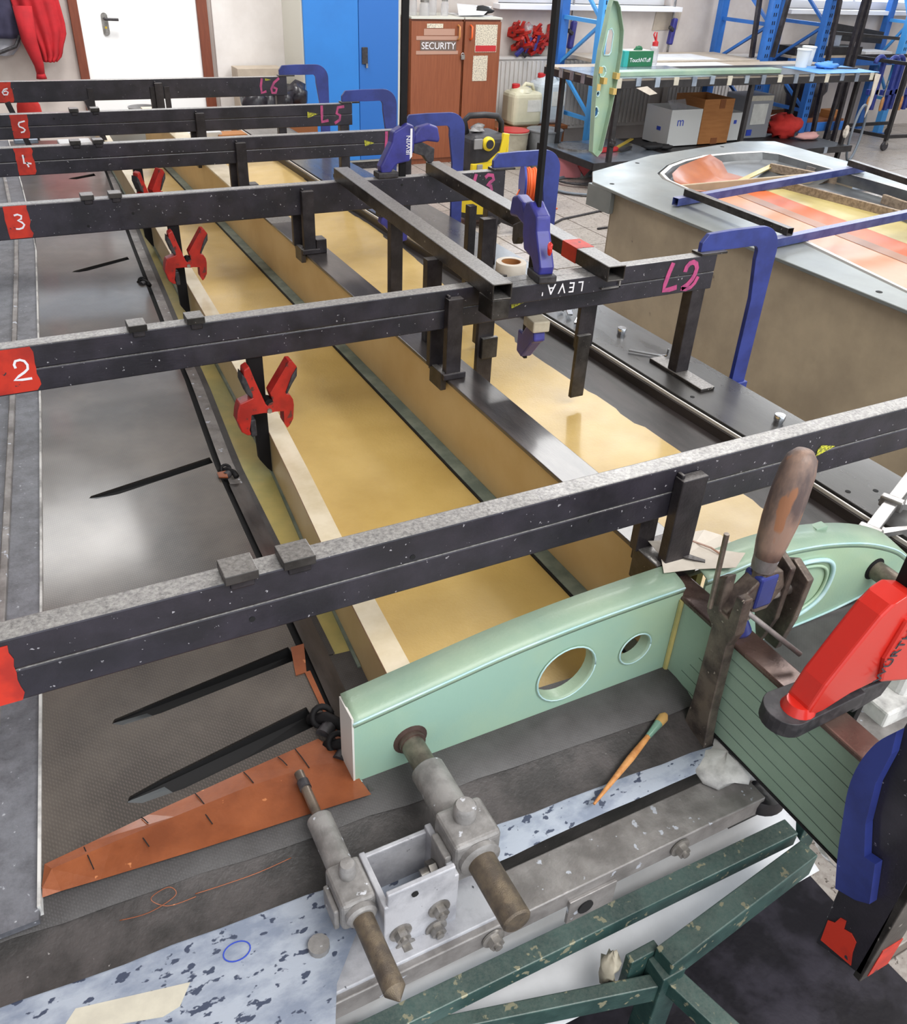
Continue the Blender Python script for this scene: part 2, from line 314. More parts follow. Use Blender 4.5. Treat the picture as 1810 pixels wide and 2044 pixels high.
# ================================================================== the room
WY = 7.3
fl = struct(B().bx(-4, 13, -3.5, WY, -.1, 0).make('floor', 'grout'))
tile = B().bx(-.165, .165, -.165, .165, -.004, .004).make('tile', 'floor_tile', bevel=.002, seg=1); tile.location = (0, 0, .003)
me_tile = tile.data; bpy.data.objects.remove(tile)
def lay(x, y):
    o = bpy.data.objects.new('tile', me_tile); COL.objects.link(o); o.parent = fl; o.location = (x, y, .003)
    k = o.modifiers.new('bevel', 'BEVEL'); k.width = .002; k.segments = 1
cells = [(i, j) for i in range(48) for j in range(32)]
vis = lambda x, y: (1.6 < x < 4.4 and 2.6 < y < 6.9) or (.9 < x < 2.4 and .2 < y < 1.6) or (6.7 < x < 9.4 and 4.6 < y < 6.9) or (4.4 < x < 6.7 and 4.6 < y < 6.0)
near = []; far = B()
for i, j in cells:
    x, y = -2.4 + i * .34, -3.2 + j * .34
    if vis(x, y) and len(near) < 290: near.append((x, y))
    else: far.bx(x - .165, x + .165, y - .165, y + .165, -.001, .007)
for x, y in near: lay(x, y)
ft = far.make('floor_tiles', 'floor_tile', fl, fix=False); ft['kind'] = 'stuff'
# back wall with a band of windows
b = B().bx(-4, 13, WY, WY + .3, 0, 1.16).bx(-4, -.9, WY, WY + .3, 1.16, 3.6).bx(2.2, 4.2, WY, WY + .3, 1.16, 3.6).bx(-.9, 2.2, WY, WY + .3, 1.16, 2.2).bx(-.9, 2.2, WY, WY + .3, 3.2, 3.6).bx(4.2, 13, WY, WY + .3, 2.9, 3.6).bx(12.6, 13, WY, WY + .3, 1.16, 2.9)
b.bx(6.06, 7.55, WY, WY + .3, 1.16, 2.9)
struct(b.make('wall_back', 'wall_paint'))
struct(B().bx(1.755, 2.3, WY - .04, WY, 0, 3.6).make('trim_1', 'wall_white', bevel=.004))
struct(B().bx(-4.3, -4, -3.5, WY, 0, 3.6).make('wall_left', 'wall_white'))
struct(B().bx(13, 13.3, -3.5, WY, 0, 3.6).make('wall_right', 'wall_white'))
c = B()
for x0, x1 in ((-4, -.5), (.9, 2.9), (4.3, 6.3), (7.7, 13)): c.bx(x0, x1, -.4, WY, 3.6, 3.8)
c.bx(-4, 13, -3.5, -2, 3.6, 3.8).bx(-4, -.7, -2, -.4, 3.6, 3.8).bx(3.1, 13, -2, -.4, 3.6, 3.8)  # gap left to go with the added fill light above the camera
for x0, x1, ya in ((-.5, .9, 4.9), (2.9, 4.3, 1.2), (6.3, 7.7, 1.2)): c.bx(x0, x1, -.4, ya, 3.6, 3.8).bx(x0, x1, 6.0 if ya < 4 else 6.6, WY, 3.6, 3.8)
struct(c.make('ceiling', 'ceiling_paint'))
wn = 0
for x0, x1, za, zb in ((4.2, 6.06, 1.16, 2.9), (7.55, 12.6, 1.16, 2.9), (-.9, 2.2, 2.2, 3.2)):
    wn += 1; zi, zj = za + .07, zb - .07
    wf = struct(B().bx(x0, x1, WY + .1, WY + .16, za, zi).bx(x0, x1, WY + .1, WY + .16, zj, zb).bx(x0, x0 + .06, WY + .1, WY + .16, zi, zj).bx(x1 - .06, x1, WY + .1, WY + .16, zi, zj).make('window_%d' % wn, 'window_frame'))
    n = max(2, round((x1 - x0) / .95)); st = (x1 - x0 - .12) / n
    for i in range(n):
        xa = x0 + .06 + i * st
        B().bx(xa + .01, xa + st - .01, WY + .125, WY + .131, zi, zj).make('pane', 'window_glass', wf)
        if i: B().bx(xa - .02, xa + .02, WY + .1, WY + .16, zi, zj).make('mullion', 'window_frame', wf)
    B().bx(x0 - .05, x1 + .05, WY - .12, WY + .1, za - .04, za).make('window_sill', 'window_frame', wf, bevel=.004)
# door
d = struct(B().bx(.83, 1.645, WY - .03, WY, .01, 2.05).make('door_1', 'door_white', bevel=.003))
B().bx(.77, .83, WY - .05, WY, 0, 2.1).make('door_frame', 'door_frame', d, bevel=.003)
B().bx(1.645, 1.72, WY - .05, WY, 0, 2.1).make('door_frame', 'door_frame', d, bevel=.003)
B().bx(.83, 1.645, WY - .05, WY, 2.05, 2.1).make('door_frame', 'door_frame', d)
h = B().prism([(.995 + .022 * math.cos(a), WY - .03, .99 + .022 * math.sin(a) + (.045 if math.sin(a) > 0 else -.055)) for a in [2 * math.pi * i / 20 for i in range(20)]], (0, -.008, 0)).make('handle_plate', 'bolt', d)
B().tube([(.995, WY - .035, 1.02), (.995, WY - .085, 1.02), (1.0, WY - .09, 1.02), (1.08, WY - .09, 1.018)], .009).make('lever', 'grip_black', h, smooth=True)
B().tube([(.995, WY - .037, .965), (.995, WY - .045, .965)], .008).make('lock_cylinder', 'knob_yellow', h, smooth=True)

# ================================================================== main mould and wing lying in it
XL = [(.3, -.153), (.67, -.12), (1.16, -.07), (1.86, -.004), (3.05, .097), (3.8, .12), (5, .14)]
XT = [(.3, .238), (.68, .246), (.92, .258), (1.5, .279), (1.9, .312), (2.25, .33), (3.1, .388), (3.95, .452), (5, .52)]
XA = [(.6, .318), (.75, .326), (.9, .335), (1.06, .347), (1.49, .386), (2.35, .424), (3.2, .462), (5, .53)]
XY = [(.6, 1.222), (.9, 1.218), (1.15, 1.197), (1.35, 1.195), (1.9, 1.18), (2.75, 1.225), (5, 1.24)]
XF = [(.5, 1.332), (.93, 1.326), (1.15, 1.33), (1.3, 1.318), (1.9, 1.31), (2.2, 1.277), (3.05, 1.248), (5, 1.22)]
Y0, Y1 = .662, 4.75
ZP = [(-.2, .723), (-.1, .722), (.1, .717), (.25, .711), (.30, .700), (.5, .684), (.76, .68), (1.0, .688), (1.2, .702), (1.32, .706)]
zs = lambda x: lerp(ZP, x)
md = thing('wing_mould', 'long dark wing mould on a green steel trestle, wing half lying inside', 'mould', (.6, 2.6, 0))
# flange plate on the far long side
def strip(f0, f1, z0, z1, ya, yb, n, th=0):
    def fn(u, v):
        y = ya + (yb - ya) * v; a, c = f0(y), f1(y); x = a + (c - a) * u
        z = z0(x) if callable(z0) else z0 + (z1 - z0) * u
        return Vector((x, y, z))
    return lambda nu=1: B().grid(fn, nu, n)
xf = lambda y: lerp(XF, y)
def plate_strip(f0, f1, ztop, th, ya, yb, n=14):
    q = B(); 
    def pt(i, k, zz): y = ya + (yb - ya) * i / n; return (f0(y) if k == 0 else f1(y), y, zz)
    vs = [pt(i, k, zz) for i in range(n + 1) for zz in (ztop, ztop - th) for k in (0, 1)]
    fs = []
    for i in range(n):
        a, c = i * 4, i * 4 + 4
        fs += [(a, a + 1, c + 1, c), (a + 2, c + 2, c + 3, a + 3), (a, c, c + 2, a + 2), (a + 1, a + 3, c + 3, c + 1)]
    fs += [(0, 2, 3, 1), (n * 4, n * 4 + 1, n * 4 + 3, n * 4 + 2)]
    return q.add(vs, fs)
plate_strip(lambda y: xf(y) + .012, lambda y: 1.515 if y < 3 else 1.515 - .03 * (y - 3), .735, .012, .42, Y1).make('flange_plate', 'flange_black', md, bevel=.001, seg=1)
plate_strip(lambda y: xf(y), lambda y: xf(y) + .004, .733, .012, .42, Y1).make('edge_strip', 'seal_white', md)
plate_strip(lambda y: xf(y) + .004, lambda y: xf(y) + .012, .727, .012, .42, Y1).make('seal_groove', 'hole_dark', md)
plate_strip(lambda y: xf(y) - .006, lambda y: xf(y) + .001, .726, .03, .42, Y1).make('inner_wall', 'carbon_matte', md)
plate_strip(lambda y: xf(y) + .02, lambda y: 1.5, .723, .03, .42, Y1).make('flange_backing', 'mould_dark', md)
B().bx(1.36, 1.48, .42, Y1, .2, .69).make('side_box', 'mould_dark', md)
for x, y in ((1.42, .86), (1.40, .83), (1.365, .88), (1.36, 1.75), (1.355, 1.33), (1.46, 1.02), (1.385, 1.12)):
    B().lathe([(.0055, 0), (.0055, .0006)], (x, y, .735), n=12).make('flange_hole', 'hole_dark', md)
# trailing side: grey laminate border, seam, outer strip
xl = lambda y: lerp(XL, y); xt = lambda y: lerp(XT, y)
plate_strip(lambda y: -.75, lambda y: xl(y) - .06, .7225, .008, .632, Y1).make('outer_border', 'mould_grey', md)
plate_strip(lambda y: xl(y) - .061, lambda y: xl(y) - .049, .730, .02, .9, Y1).make('border_ridge', 'alu_dirty', md, bevel=.002)
plate_strip(lambda y: xl(y) - .05, lambda y: xl(y) - .001, .7215, .008, .632, Y1).make('border_strip', 'mould_grey', md)
plate_strip(lambda y: xl(y) - .002, lambda y: xl(y) + .0015, .7255, .02, .645, Y1).make('seam_bead', 'dirty_white', md)
B().bx(-.75, 1.3, .66, Y1, .45, .64).make('mould_body', 'mould_dark', md)
# front end of the mould: dark laminate lip, darker band, painted rim
def front(name, mt, prof, x0, x1, n=30, wob=.0, seed=3):
    rd = random.Random(seed); jx = [[rd.uniform(-wob, wob) for _ in prof] for _ in range(n + 1)]
    def fn(u, v):
        k = min(int(round(v * (len(prof) - 1))), len(prof) - 1); y, z = prof[k]; x = x0 + (x1 - x0) * u; i = int(round(u * n))
        t = (x + .17) / .86
        return Vector((x, y(t) + jx[i][k], z))
    return B().grid(fn, n, len(prof) - 1).make(name, mt, md, smooth='all')
e1 = lambda t: .640 - .045 * min(1, max(0, t)) ; e2 = lambda t: .6 - .03 * t; e3 = lambda t: .578 - .045 * t
front('end_lip', 'laminate_dark', [(lambda t: .70, .7145), (lambda t: e1(t) + .04, .7145), (lambda t: e1(t) + .012, .711), (lambda t: e1(t) - .005, .702)], -.75, .74, wob=.002)
front('end_band', 'mould_dark', [(lambda t: e1(t) + .004, .7025), (lambda t: (e1(t) + e3(t)) / 2, .688), (e3, .680)], -.75, .74, wob=.0025, seed=5)
front('end_rim', 'pale_paint', [(lambda t: e3(t) + .006, .6795), (lambda t: e3(t) - .018, .6785), (lambda t: .508 - (0 if t > .38 else .17 * min(1, (.38 - t) / .06)), .674)], -.75, .735, wob=.002, seed=8)
B().bx(-.75, .735, .515, .58, .6, .674).make('rim_core', 'mould_dark', md)
B().prism([(-.107, .5465, .6772), (.003, .5225, .6772), (-.012, .503, .6772), (-.03, .5, .6772), (-.125, .528, .6772)], (0, 0, .0012)).make('tape_patch', 'tape_beige', md)
rg = [(.0555 + .0145 * math.cos(a), .5335 + .0105 * math.sin(a), .6782) for a in [2 * math.pi * i / 24 for i in range(25)]]
B().ribbon(rg, .0014, (0, 0, 1), .0006).make('pen_circle', 'print_blue', md)

# ------------------------------------------------------------------ wing half
wg = thing('wing_half', 'half of a wing in its mould: yellow aramid inside, dark carbon trailing panel', 'wing', (.6, 2.6, .68))
def skin(name, mt, f0, f1, ya=Y0, yb=Y1, nu=10, nv=40, dz=0, jag=None):
    def fn(u, v):
        y = ya + (yb - ya) * v; a, c = f0(y), f1(y)
        if jag and u == 1: c += jag(y)
        x = a + (c - a) * u; return Vector((x, y, zs(x) + dz))
    return B().grid(fn, nu, nv).make(name, mt, wg, smooth='all')
xa = lambda y: lerp(XA, y); xy = lambda y: lerp(XY, y)
rd = random.Random(4); JG = [rd.uniform(-.012, .012) for _ in range(60)]
jag = lambda y: JG[int((y - .5) / .09) % 60] * .8
skin('carbon_nose', 'carbon_matte', lambda y: 1.12, lambda y: xf(y) - .002, dz=-.0015)
skin('aramid_inner', 'aramid', lambda y: xa(y) + .0, lambda y: xy(y), nv=160, jag=jag)
skin('aramid_edge', 'aramid_edge', lambda y: xt(y) + .048, lambda y: xa(y) + .01, ya=.86, dz=.001)
skin('edge_laminate', 'laminate_dark', lambda y: xt(y) + .012, lambda y: xa(y) + .02, ya=.64, yb=.9, nu=4, nv=8, dz=.0015)
skin('hinge_strip', 'alu_dirty', lambda y: xt(y) + .012, lambda y: xt(y) + .036, ya=1.42, nu=3, dz=.004)
skin('hinge_strip_dark', 'black_carbon', lambda y: xt(y) + .010, lambda y: xt(y) + .040, ya=.64, yb=1.42, nu=3, nv=12, dz=.004)
skin('hinge_cloth', 'laminate_dark', lambda y: xt(y) + .034, lambda y: xt(y) + .050, ya=.9, nu=2, dz=.003)
skin('hinge_gap', 'hole_dark', lambda y: xt(y) - .004, lambda y: xt(y) + .014, nu=1, dz=-.004)
# carbon trailing panel with lever slots
zc = lambda x, y: .722 - (x + .12) * .022
def slotpts(p): return [Vector((x, y, 0)) for x, y in p]
SL = [[(-.012, .8795), (-.008, .8865), (.03, .8935), (.245, .931), (.2475, .9), (.05, .873), (.0, .8715)],
      [(-.016, .7445), (-.012, .7525), (.03, .7645), (.230, .806), (.232, .769), (.05, .7375), (-.0, .7365)],
      [(.038, 1.4525), (.042, 1.4595), (.07, 1.4675), (.275, 1.524), (.276, 1.5), (.09, 1.4485), (.05, 1.4465)],
      [(.168, 2.756), (.174, 2.766), (.205, 2.784), (.346, 2.864), (.347, 2.836), (.21, 2.756), (.185, 2.75)],
      [(.30, 3.95), (.31, 3.965), (.41, 4.03), (.412, 3.99), (.33, 3.94)]]
outer = []
n = 30
for i in range(n + 1): y = .672 + (Y1 - .672) * i / n; outer.append(Vector((xl(y) + .0015, y, 0)))
for i in range(n, -1, -1): y = .672 + (Y1 - .672) * i / n; outer.append(Vector((xt(y) - .002, y, 0)))
q = B().prism(outer, (0, 0, -.004), [slotpts(s) for s in SL])
for v in q.v: v.z += zc(v.x, v.y)
q.make('carbon_panel', 'carbon_skin', wg)
for s in SL:
    cx_ = sum(p[0] for p in s) / len(s); q = B(); top = [(x, y, zc(x, y) - .001) for x, y in s]
    bot = [(x, y, zc(x, y) - .02 if k in (3, 4, 2, 5) else zc(x, y) - .006) for k, (x, y) in enumerate(s)]
    if len(s) == 5: bot = [(x, y, z - .02) for x, y, z in top]
    m_ = len(s); q.add(top + bot, [(i, (i + 1) % m_, m_ + (i + 1) % m_, m_ + i) for i in range(m_)] + [tuple(range(m_, 2 * m_))])
    q.make('slot_pocket', 'hole_dark', wg)
    a = Vector((s[0][0], (s[1][1] + s[-1][1]) / 2, zc(s[0][0], s[0][1]) - .001)); w_ = abs(s[2][1] - s[-2][1]) * .4
    if len(s) == 7:
        B().add([a + Vector((.001, -w_, 0)), a + Vector((.001, w_ * .2, 0)), a + Vector((.045, w_ * 1.2, -.009)), a + Vector((.055, -w_ * .35, -.009))], [(0, 1, 2, 3)]).make('slot_ramp', 'skin_grey2', wg)
# copper mesh sheet
cp_t = [(-.118, .6665), (-.112, .6965), (-.06, .7045), (.004, .7155), (.12, .7315), (.225, .7445), (.244, .7135)]
cp_m = [(-.117, .666), (-.105, .684), (-.04, .6905), (.03, .6965), (.12, .7035), (.2, .703), (.2445, .6915)]
cp_b = [(-.119, .659), (-.1, .6585), (-.06, .6545), (.046, .6455), (.12, .6405), (.2, .6355), (.254, .6315)]
vs = []; 
for k in range(7):
    zt = zc(*cp_t[k]) + .0018
    vs += [(*cp_t[k], zt), (*cp_m[k], zt + (.004 if 0 < k else 0.001)), (*cp_b[k], .7185)]
fs = []
for k in range(6): a, c_ = k * 3, k * 3 + 3; fs += [(a, c_, c_ + 1, a + 1), (a + 1, c_ + 1, c_ + 2, a + 2)]
cu = B().add(vs, fs).make('copper_sheet', 'copper', wg)
for x, ya, yb in ((-.07, .664, .70), (-.005, .70, .7145), (-.01, .668, .69), (.06, .7, .722), (.062, .668, .694), (.122, .706, .7295), (.168, .715, .735), (.192, .70, .739)):
    z = zc(x, ya) + .0068
    B().ribbon([(x + .006, ya, z - .001), (x + .003, (ya + yb) / 2, z - .001), (x, yb, z - .0035)], .0012, (0, 0, 1), .0004).make('mark', 'hole_dark', cu)
B().prism([(.236, .868, .7145), (.252, .868, .7145), (.268, .926, .7145), (.2475, .926, .7145)], (0, 0, .0015)).make('copper_tape', 'copper', wg)
B().prism([(.2455, .70, .7145), (.2515, .70, .7145), (.2575, .868, .7145), (.2495, .868, .7145)], (0, 0, .002)).make('copper_tape', 'copper', wg)
B().prism([(.271, 1.432, .7175), (.287, 1.425, .7175), (.29, 1.45, .7175), (.272, 1.45, .7175)], (0, 0, .0025)).make('copper_tape', 'copper', wg)
# spar, auxiliary spar
sp = thing('main_spar', 'wooden-yellow main spar web with black cap running down the wing', 'spar', (.79, 2.6, .68))
B().bx(.757, .770, .705, Y1, .68, .838).make('spar_web', 'aramid_web', sp)
B().bx(.808, .820, .705, Y1, .68, .838).make('spar_web', 'aramid_web', sp)
B().bx(.752, .828, .70, 2.62, .838, .846).make('spar_cap', 'black_carbon', sp, bevel=.0015)
B().bx(.752, .828, 2.62, 3.1, .838, .8455).make('spar_cap', 'steel_rail', sp, bevel=.0015)
B().bx(.752, .828, 3.1, Y1, .838, .846).make('spar_cap', 'spar_top_pale', sp, bevel=.0015)
B().bx(.728, .757, .72, Y1, .68, .6865).make('base_strip', 'grey_green', sp, bevel=.001)
B().bx(.724, .728, .72, Y1, .68, .685).make('glue_line', 'hole_dark', sp)
ax_ = thing('rear_spar', 'low yellow rear spar with a pale flat top next to the carbon panel', 'spar', (.36, 2.6, .69))
plate_strip(lambda y: xa(y), lambda y: xa(y) + .030, .790, .1, .705, Y1).make('web', 'aramid_web', ax_)
plate_strip(lambda y: xa(y) - .0015, lambda y: xa(y) + .0335, .7935, .004, .705, Y1).make('top_strip', 'spar_top_pale', ax_)
plate_strip(lambda y: xa(y) - .0022, lambda y: xa(y) + .0005, .7925, .0012, .705, Y1).make('brown_edge', 'skin_brown2', ax_)
plate_strip(lambda y: xa(y) - .005, lambda y: xa(y), .702, .01, .86, Y1).make('glue_line', 'grey_green', ax_)
# ================================================================== cross bars
BY = [.718, 1.435, 2.31, 2.965, 3.52, 4.28]; BX = [1.75, 1.443, 1.392, 1.40, 1.378, 1.352]
D2 = [(-.025,.996),(-.026,1.002),(-.023,1.008),(-.016,1.009),(-.01,1.006),(-.007,.999),(-.008,.992),(-.014,.987),(-.023,.982),(-.031,.976),(-.02,.975),(-.005,.975)]
D3 = [(.04,1.007),(.048,1.009),(.056,1.005),(.054,.998),(.046,.995),(.054,.99),(.058,.984),(.053,.977),(.045,.975),(.038,.976)]
D4a = [(.113,1.01),(.113,.997),(.112,.986),(.119,.987),(.132,.984)]; D4b = [(.119,.989),(.123,.975)]
D5 = [(.165,1.008),(.146,1.004),(.143,.998),(.144,.991),(.155,.986),(.16,.98),(.155,.974),(.145,.972)]
D6 = [(.163,1.005),(.149,1.002),(.14,.991),(.144,.982),(.157,.982),(.162,.991),(.155,.996),(.143,.993)]
L2a = [(1.315,1.024),(1.308,1.003),(1.302,.977),(1.301,.963),(1.318,.963),(1.338,.966)]
L2b = [(1.354,.999),(1.356,1.010),(1.363,1.0175),(1.373,1.0195),(1.382,1.015),(1.387,1.004),(1.385,.991),(1.379,.979),(1.368,.968),(1.353,.9605)]; L2c = [(1.352,.961),(1.367,.9575),(1.38,.961),(1.389,.969),(1.396,.984)]
L3a = [(1.291,1.025),(1.285,1.004),(1.278,.982),(1.275,.965),(1.297,.961)]
L3b = [(1.322,1.013),(1.331,1.02),(1.347,1.018),(1.351,1.006),(1.338,.997),(1.331,.993),(1.343,.987),(1.346,.977),(1.34,.968),(1.325,.963)]
L4a = [(1.287,1.027),(1.286,1.001),(1.284,.965),(1.301,.97)]; L4b = [(1.335,1.02),(1.325,.99),(1.352,.988)]; L4c = [(1.346,1.0),(1.34,.962)]
L5a = [(1.248,1.026),(1.248,.987),(1.247,.966),(1.275,.971)]; L5b = [(1.343,1.02),(1.316,1.017),(1.31,.995),(1.325,.988),(1.322,.971),(1.301,.959)]
L6a = [(1.233,1.025),(1.226,.992),(1.228,.964),(1.251,.97)]; L6b = [(1.315,1.024),(1.29,1.006),(1.275,.98),(1.278,.963),(1.295,.963),(1.301,.98),(1.286,.986)]
AR = {0: [(1.006,.996),(1.006,.984),(1.042,.994),(1.012,1.002)], 1: [(.901,.987),(.902,.973),(.935,.983)], 3: [(1.203,1.002),(1.205,.982),(1.24,.991)], 4: [(1.188,1.005),(1.188,.982),(1.232,.996)], 5: [(1.249,1.024),(1.249,1.014),(1.276,1.018)]}
DIG = {1: [D2], 2: [D3], 3: [D4a, D4b], 4: [D5], 5: [D6]}
LET = {1: [L2a, L2b, L2c], 2: [L3a, L3b], 3: [L4a, L4b, L4c], 4: [L5a, L5b], 5: [L6a, L6b]}
PAT = [(-.6, -.080), (-.6, .005), (.02, .072), (.092, .142), (.121, .175), (.100, .178)]
TAB = {0: [(.145, .036), (.208, .036)], 1: [(.17, .03), (.266, .03)], 2: [(.21, .03), (.275, .03)], 3: [(.265, .03), (.33, .03)], 4: [(.33, .03), (.40, .03)]}
BLAB = ['nearest black steel cross bar over the mint green rib, red-painted left end',
        'black steel cross bar marked with a white 2 and pink L2', 'black steel cross bar marked with a white 3 and pink L3',
        'black steel cross bar marked with a white 4 and pink L4', 'black steel cross bar marked with a white 5 and pink L5',
        'farthest black steel cross bar marked with a white 6 and pink L6']
FR = (0, -1, 0)
for i in range(6):
    y, xe = BY[i], BX[i]; t = thing('cross_bar', BLAB[i], 'steel bar', (.6, y + .015, .735), 'numbered cross bars over the mould')
    if i in (2, 5): B().bx(-.75, xe, y, y + .03, .95, 1.03).make('beam_tube', 'steel_bar', t, bevel=.0025)
    else:
        B().bx(-.75, xe, y, y + .03, .9905, 1.03).make('beam_tube', 'steel_bar', t, bevel=.0022)
        B().bx(-.75, xe, y, y + .03, .95, .9895).make('beam_tube', 'steel_bar', t, bevel=.0022)
    for x, w_ in TAB.get(i, []):
        B().bx(x - w_ / 2, x + w_ / 2, y - .008, y + .026, 1.031, 1.043).make('weld_tab', 'steel_rail', t, bevel=.0012)
        B().bx(x - w_ / 2 + .006, x + w_ / 2 - .004, y - .0035, y + .002, 1.02, 1.031).make('weld_bead', 'steel_leg', t, bevel=.002)
    a, c_ = PAT[i]; rdp = random.Random(i); ed = []
    for k in range(9): ed.append((c_ + rdp.uniform(-.003, .002) - .004 * (k == 0), .953 + .0755 * k / 8 if i else .951 + .072 * k / 8))
    lo = [(a, 1.0285 if i else 1.023), (a, .953)] if i < 2 else [(a + rdp.uniform(-.002, .002), 1.0285 - .0755 * k / 5) for k in range(6)]
    pt = B().prism([(x, y - .0003, z) for x, z in ed + lo], (0, -.0007, 0)).make('red_patch', 'red_paint', t)
    for s in DIG.get(i, []): B().ribbon([(x, y - .0012, z) for x, z in s], .0035 + .0003 * i, FR, .0008).make('digit', 'white_mark', pt)
    for s in LET.get(i, []): B().ribbon([(x, y - .0004, z) for x, z in s], [.0105 if i != 1 else .0115 if s is not L2c else .009] * len(s), FR, .0008).make('letter', 'pink_paint', t)
    if i in AR: B().prism([(x, y - .0004, z) for x, z in AR[i]], (0, -.0006, 0)).make('arrow_mark', 'yellow_mark', t)
    # legs standing on the spar
    xs = (.732, .776) if i == 0 else (.747, .781); zt = 1.016; zb = .872 if i == 0 else .858
    B().bx(xs[0], xs[1], y - .018, y - .0005, zb, zt).make('leg', 'steel_leg', t, bevel=.0015)
    B().bx(xs[0] + .002, xs[0] + .008, y - .012, y, zt - .001, zt + .006).make('weld_bead', 'steel_leg', t, bevel=.002)
    B().bx(xs[0] - .014, xs[0] + .018, y + .03, y + .046, zb, .958).make('leg', 'steel_leg', t, bevel=.0015)
    B().bx(.74 if i else .728, .792, y - .022, y + .05, .8465, zb + .002).make('saddle', 'steel_leg', t, bevel=.002)
    B().bx(.738 if i else .722, .7515, y - .014, y + .04, .822, zb + .004).make('saddle_lip', 'steel_rail', t, bevel=.002)
    if i in (2, 3): B().bx(.782, .812, y - .02, y + .02, .846, .885).make('stop_block', 'steel_leg', t, bevel=.002)
    # post on the flange
    if i:
        B().bx(xe - .052, xe - .013, y + .002, y + .034, .744, .952).make('post', 'steel_leg', t, bevel=.002)
        B().bx(xe - .055, xe - .012, y - .095, y + .1, .735, .744).make('foot_plate', 'steel_rail', t, bevel=.002)
    # pointed leg beside the rear spar
    if i in (1, 2, 3):
        xa_ = lerp(XA, y)
        B().prism([(xa_ - .031, y + .004, .956), (xa_ - .003, y + .004, .956), (xa_ - .003, y + .004, .702), (xa_ - .012, y + .004, .712), (xa_ - .026, y + .004, .735)], (0, .016, 0)).make('pointed_leg', 'slot_black', t, bevel=.001)
    if i == 5:
        for x in (.48, .74, .80): B().bx(x - .012, x + .012, y - .006, y, .84, 1.0).make('leg', 'steel_leg', t, bevel=.001)
        for xa_, xb in ((.02, .05), (.33, .36)): B().bar((xa_ + .13, y + .015, .955), (xb + .16, y + .015, .735), .022, .05, (0, 1, 0)).make('leg', 'steel_leg', t)
    if i == 1:
        B().bx(.846, .884, y + .031, y + .043, .775, .953).make('hanger', 'steel_leg', t, bevel=.001)
        B().bx(.852, .89, y + .022, y + .032, .858, .905).make('hanger_plate', 'steel_rail', t, bevel=.002)
        B().bx(1.103, 1.147, y + .031, y + .043, .84, .953).make('hanger', 'steel_leg', t, bevel=.001)
        B().bx(1.098, 1.134, y + .02, y + .031, .722, .875).make('hanger_plate', 'steel_rail', t, bevel=.002)
    for x, z in {0: [(.152, .972), (.345, .998), (.6, .98)], 1: [(1.09, 1.012)], 2: [(.31, .99), (.2, .968), (1.05, 1.01)], 4: [(.26, 1.012)]}.get(i, []):
        B().lathe([(.0035, 0), (.0035, .0006)], (x, y - .0001, z), FR, 12).make('hole', 'hole_dark', t)
# ------------------------------------------------------------------ rails lying across bars 2 and 3
def rail(p0, p1, legs, label, red=None):
    t = thing('rail', label, 'steel rail', ((p0[0] + p1[0]) / 2, (p0[1] + p1[1]) / 2, 1.03), 'square tube rails between two cross bars')
    z = 1.0468; B().hollow((*p0, z), (*p1, z), .042, .032, .003).make('tube', 'steel_rail', t, bevel=.0012, seg=1)
    for x, y, w_, zb in legs:
        B().bx(x - w_ / 2, x + w_ / 2, y - .01, y + .012, zb, 1.031).make('leg', 'steel_leg', t, bevel=.001)
    if red is not None:
        a = Vector((*p0, z)).lerp(Vector((*p1, z)), red); d = (Vector((*p1, 0)) - Vector((*p0, 0))).normalized()
        B().bar(a, a + d * .06, .0432, .0332).make('red_band', 'red_paint', t)
    return t
ra = rail((.8245, 1.347), (.877, 2.335), [(.857, 1.92, .032, .846), (.812, 1.62, .036, .8465)], 'left square tube rail lying on bars 2 and 3, above the main spar')
B().bx(.8055, .8435, 1.349, 1.404, .992, 1.0305).make('end_bracket', 'steel_rail', ra, bevel=.0015)
rb = rail((1.101, 1.36), (1.158, 2.335), [(1.08, 1.86, .036, .705), (1.098, 1.98, .022, .72)], 'right square tube rail with a red band lying on bars 2 and 3', .13)
lv = thing('marked_tube', 'short black steel tube lettered LEVA upside down, against the bar marked L2', 'steel tube', (1, 1.42, 1.0))
B().bx(.844, 1.15, 1.405, 1.4345, .9935, 1.0302).make('tube', 'steel_bar', lv, bevel=.002)
text('lettering', "LEVA'", .031, (1.056, 1.4045, 1.0225), (-1, 0, .03), (0, 0, -1), 'white_mark', lv, space=1.45)
B().bx(1.10, 1.148, 1.4, 1.406, 1.0, 1.003).bx(1.144, 1.148, 1.4, 1.406, 1.0, 1.026).make('weld_seam', 'alu_dirty', lv)
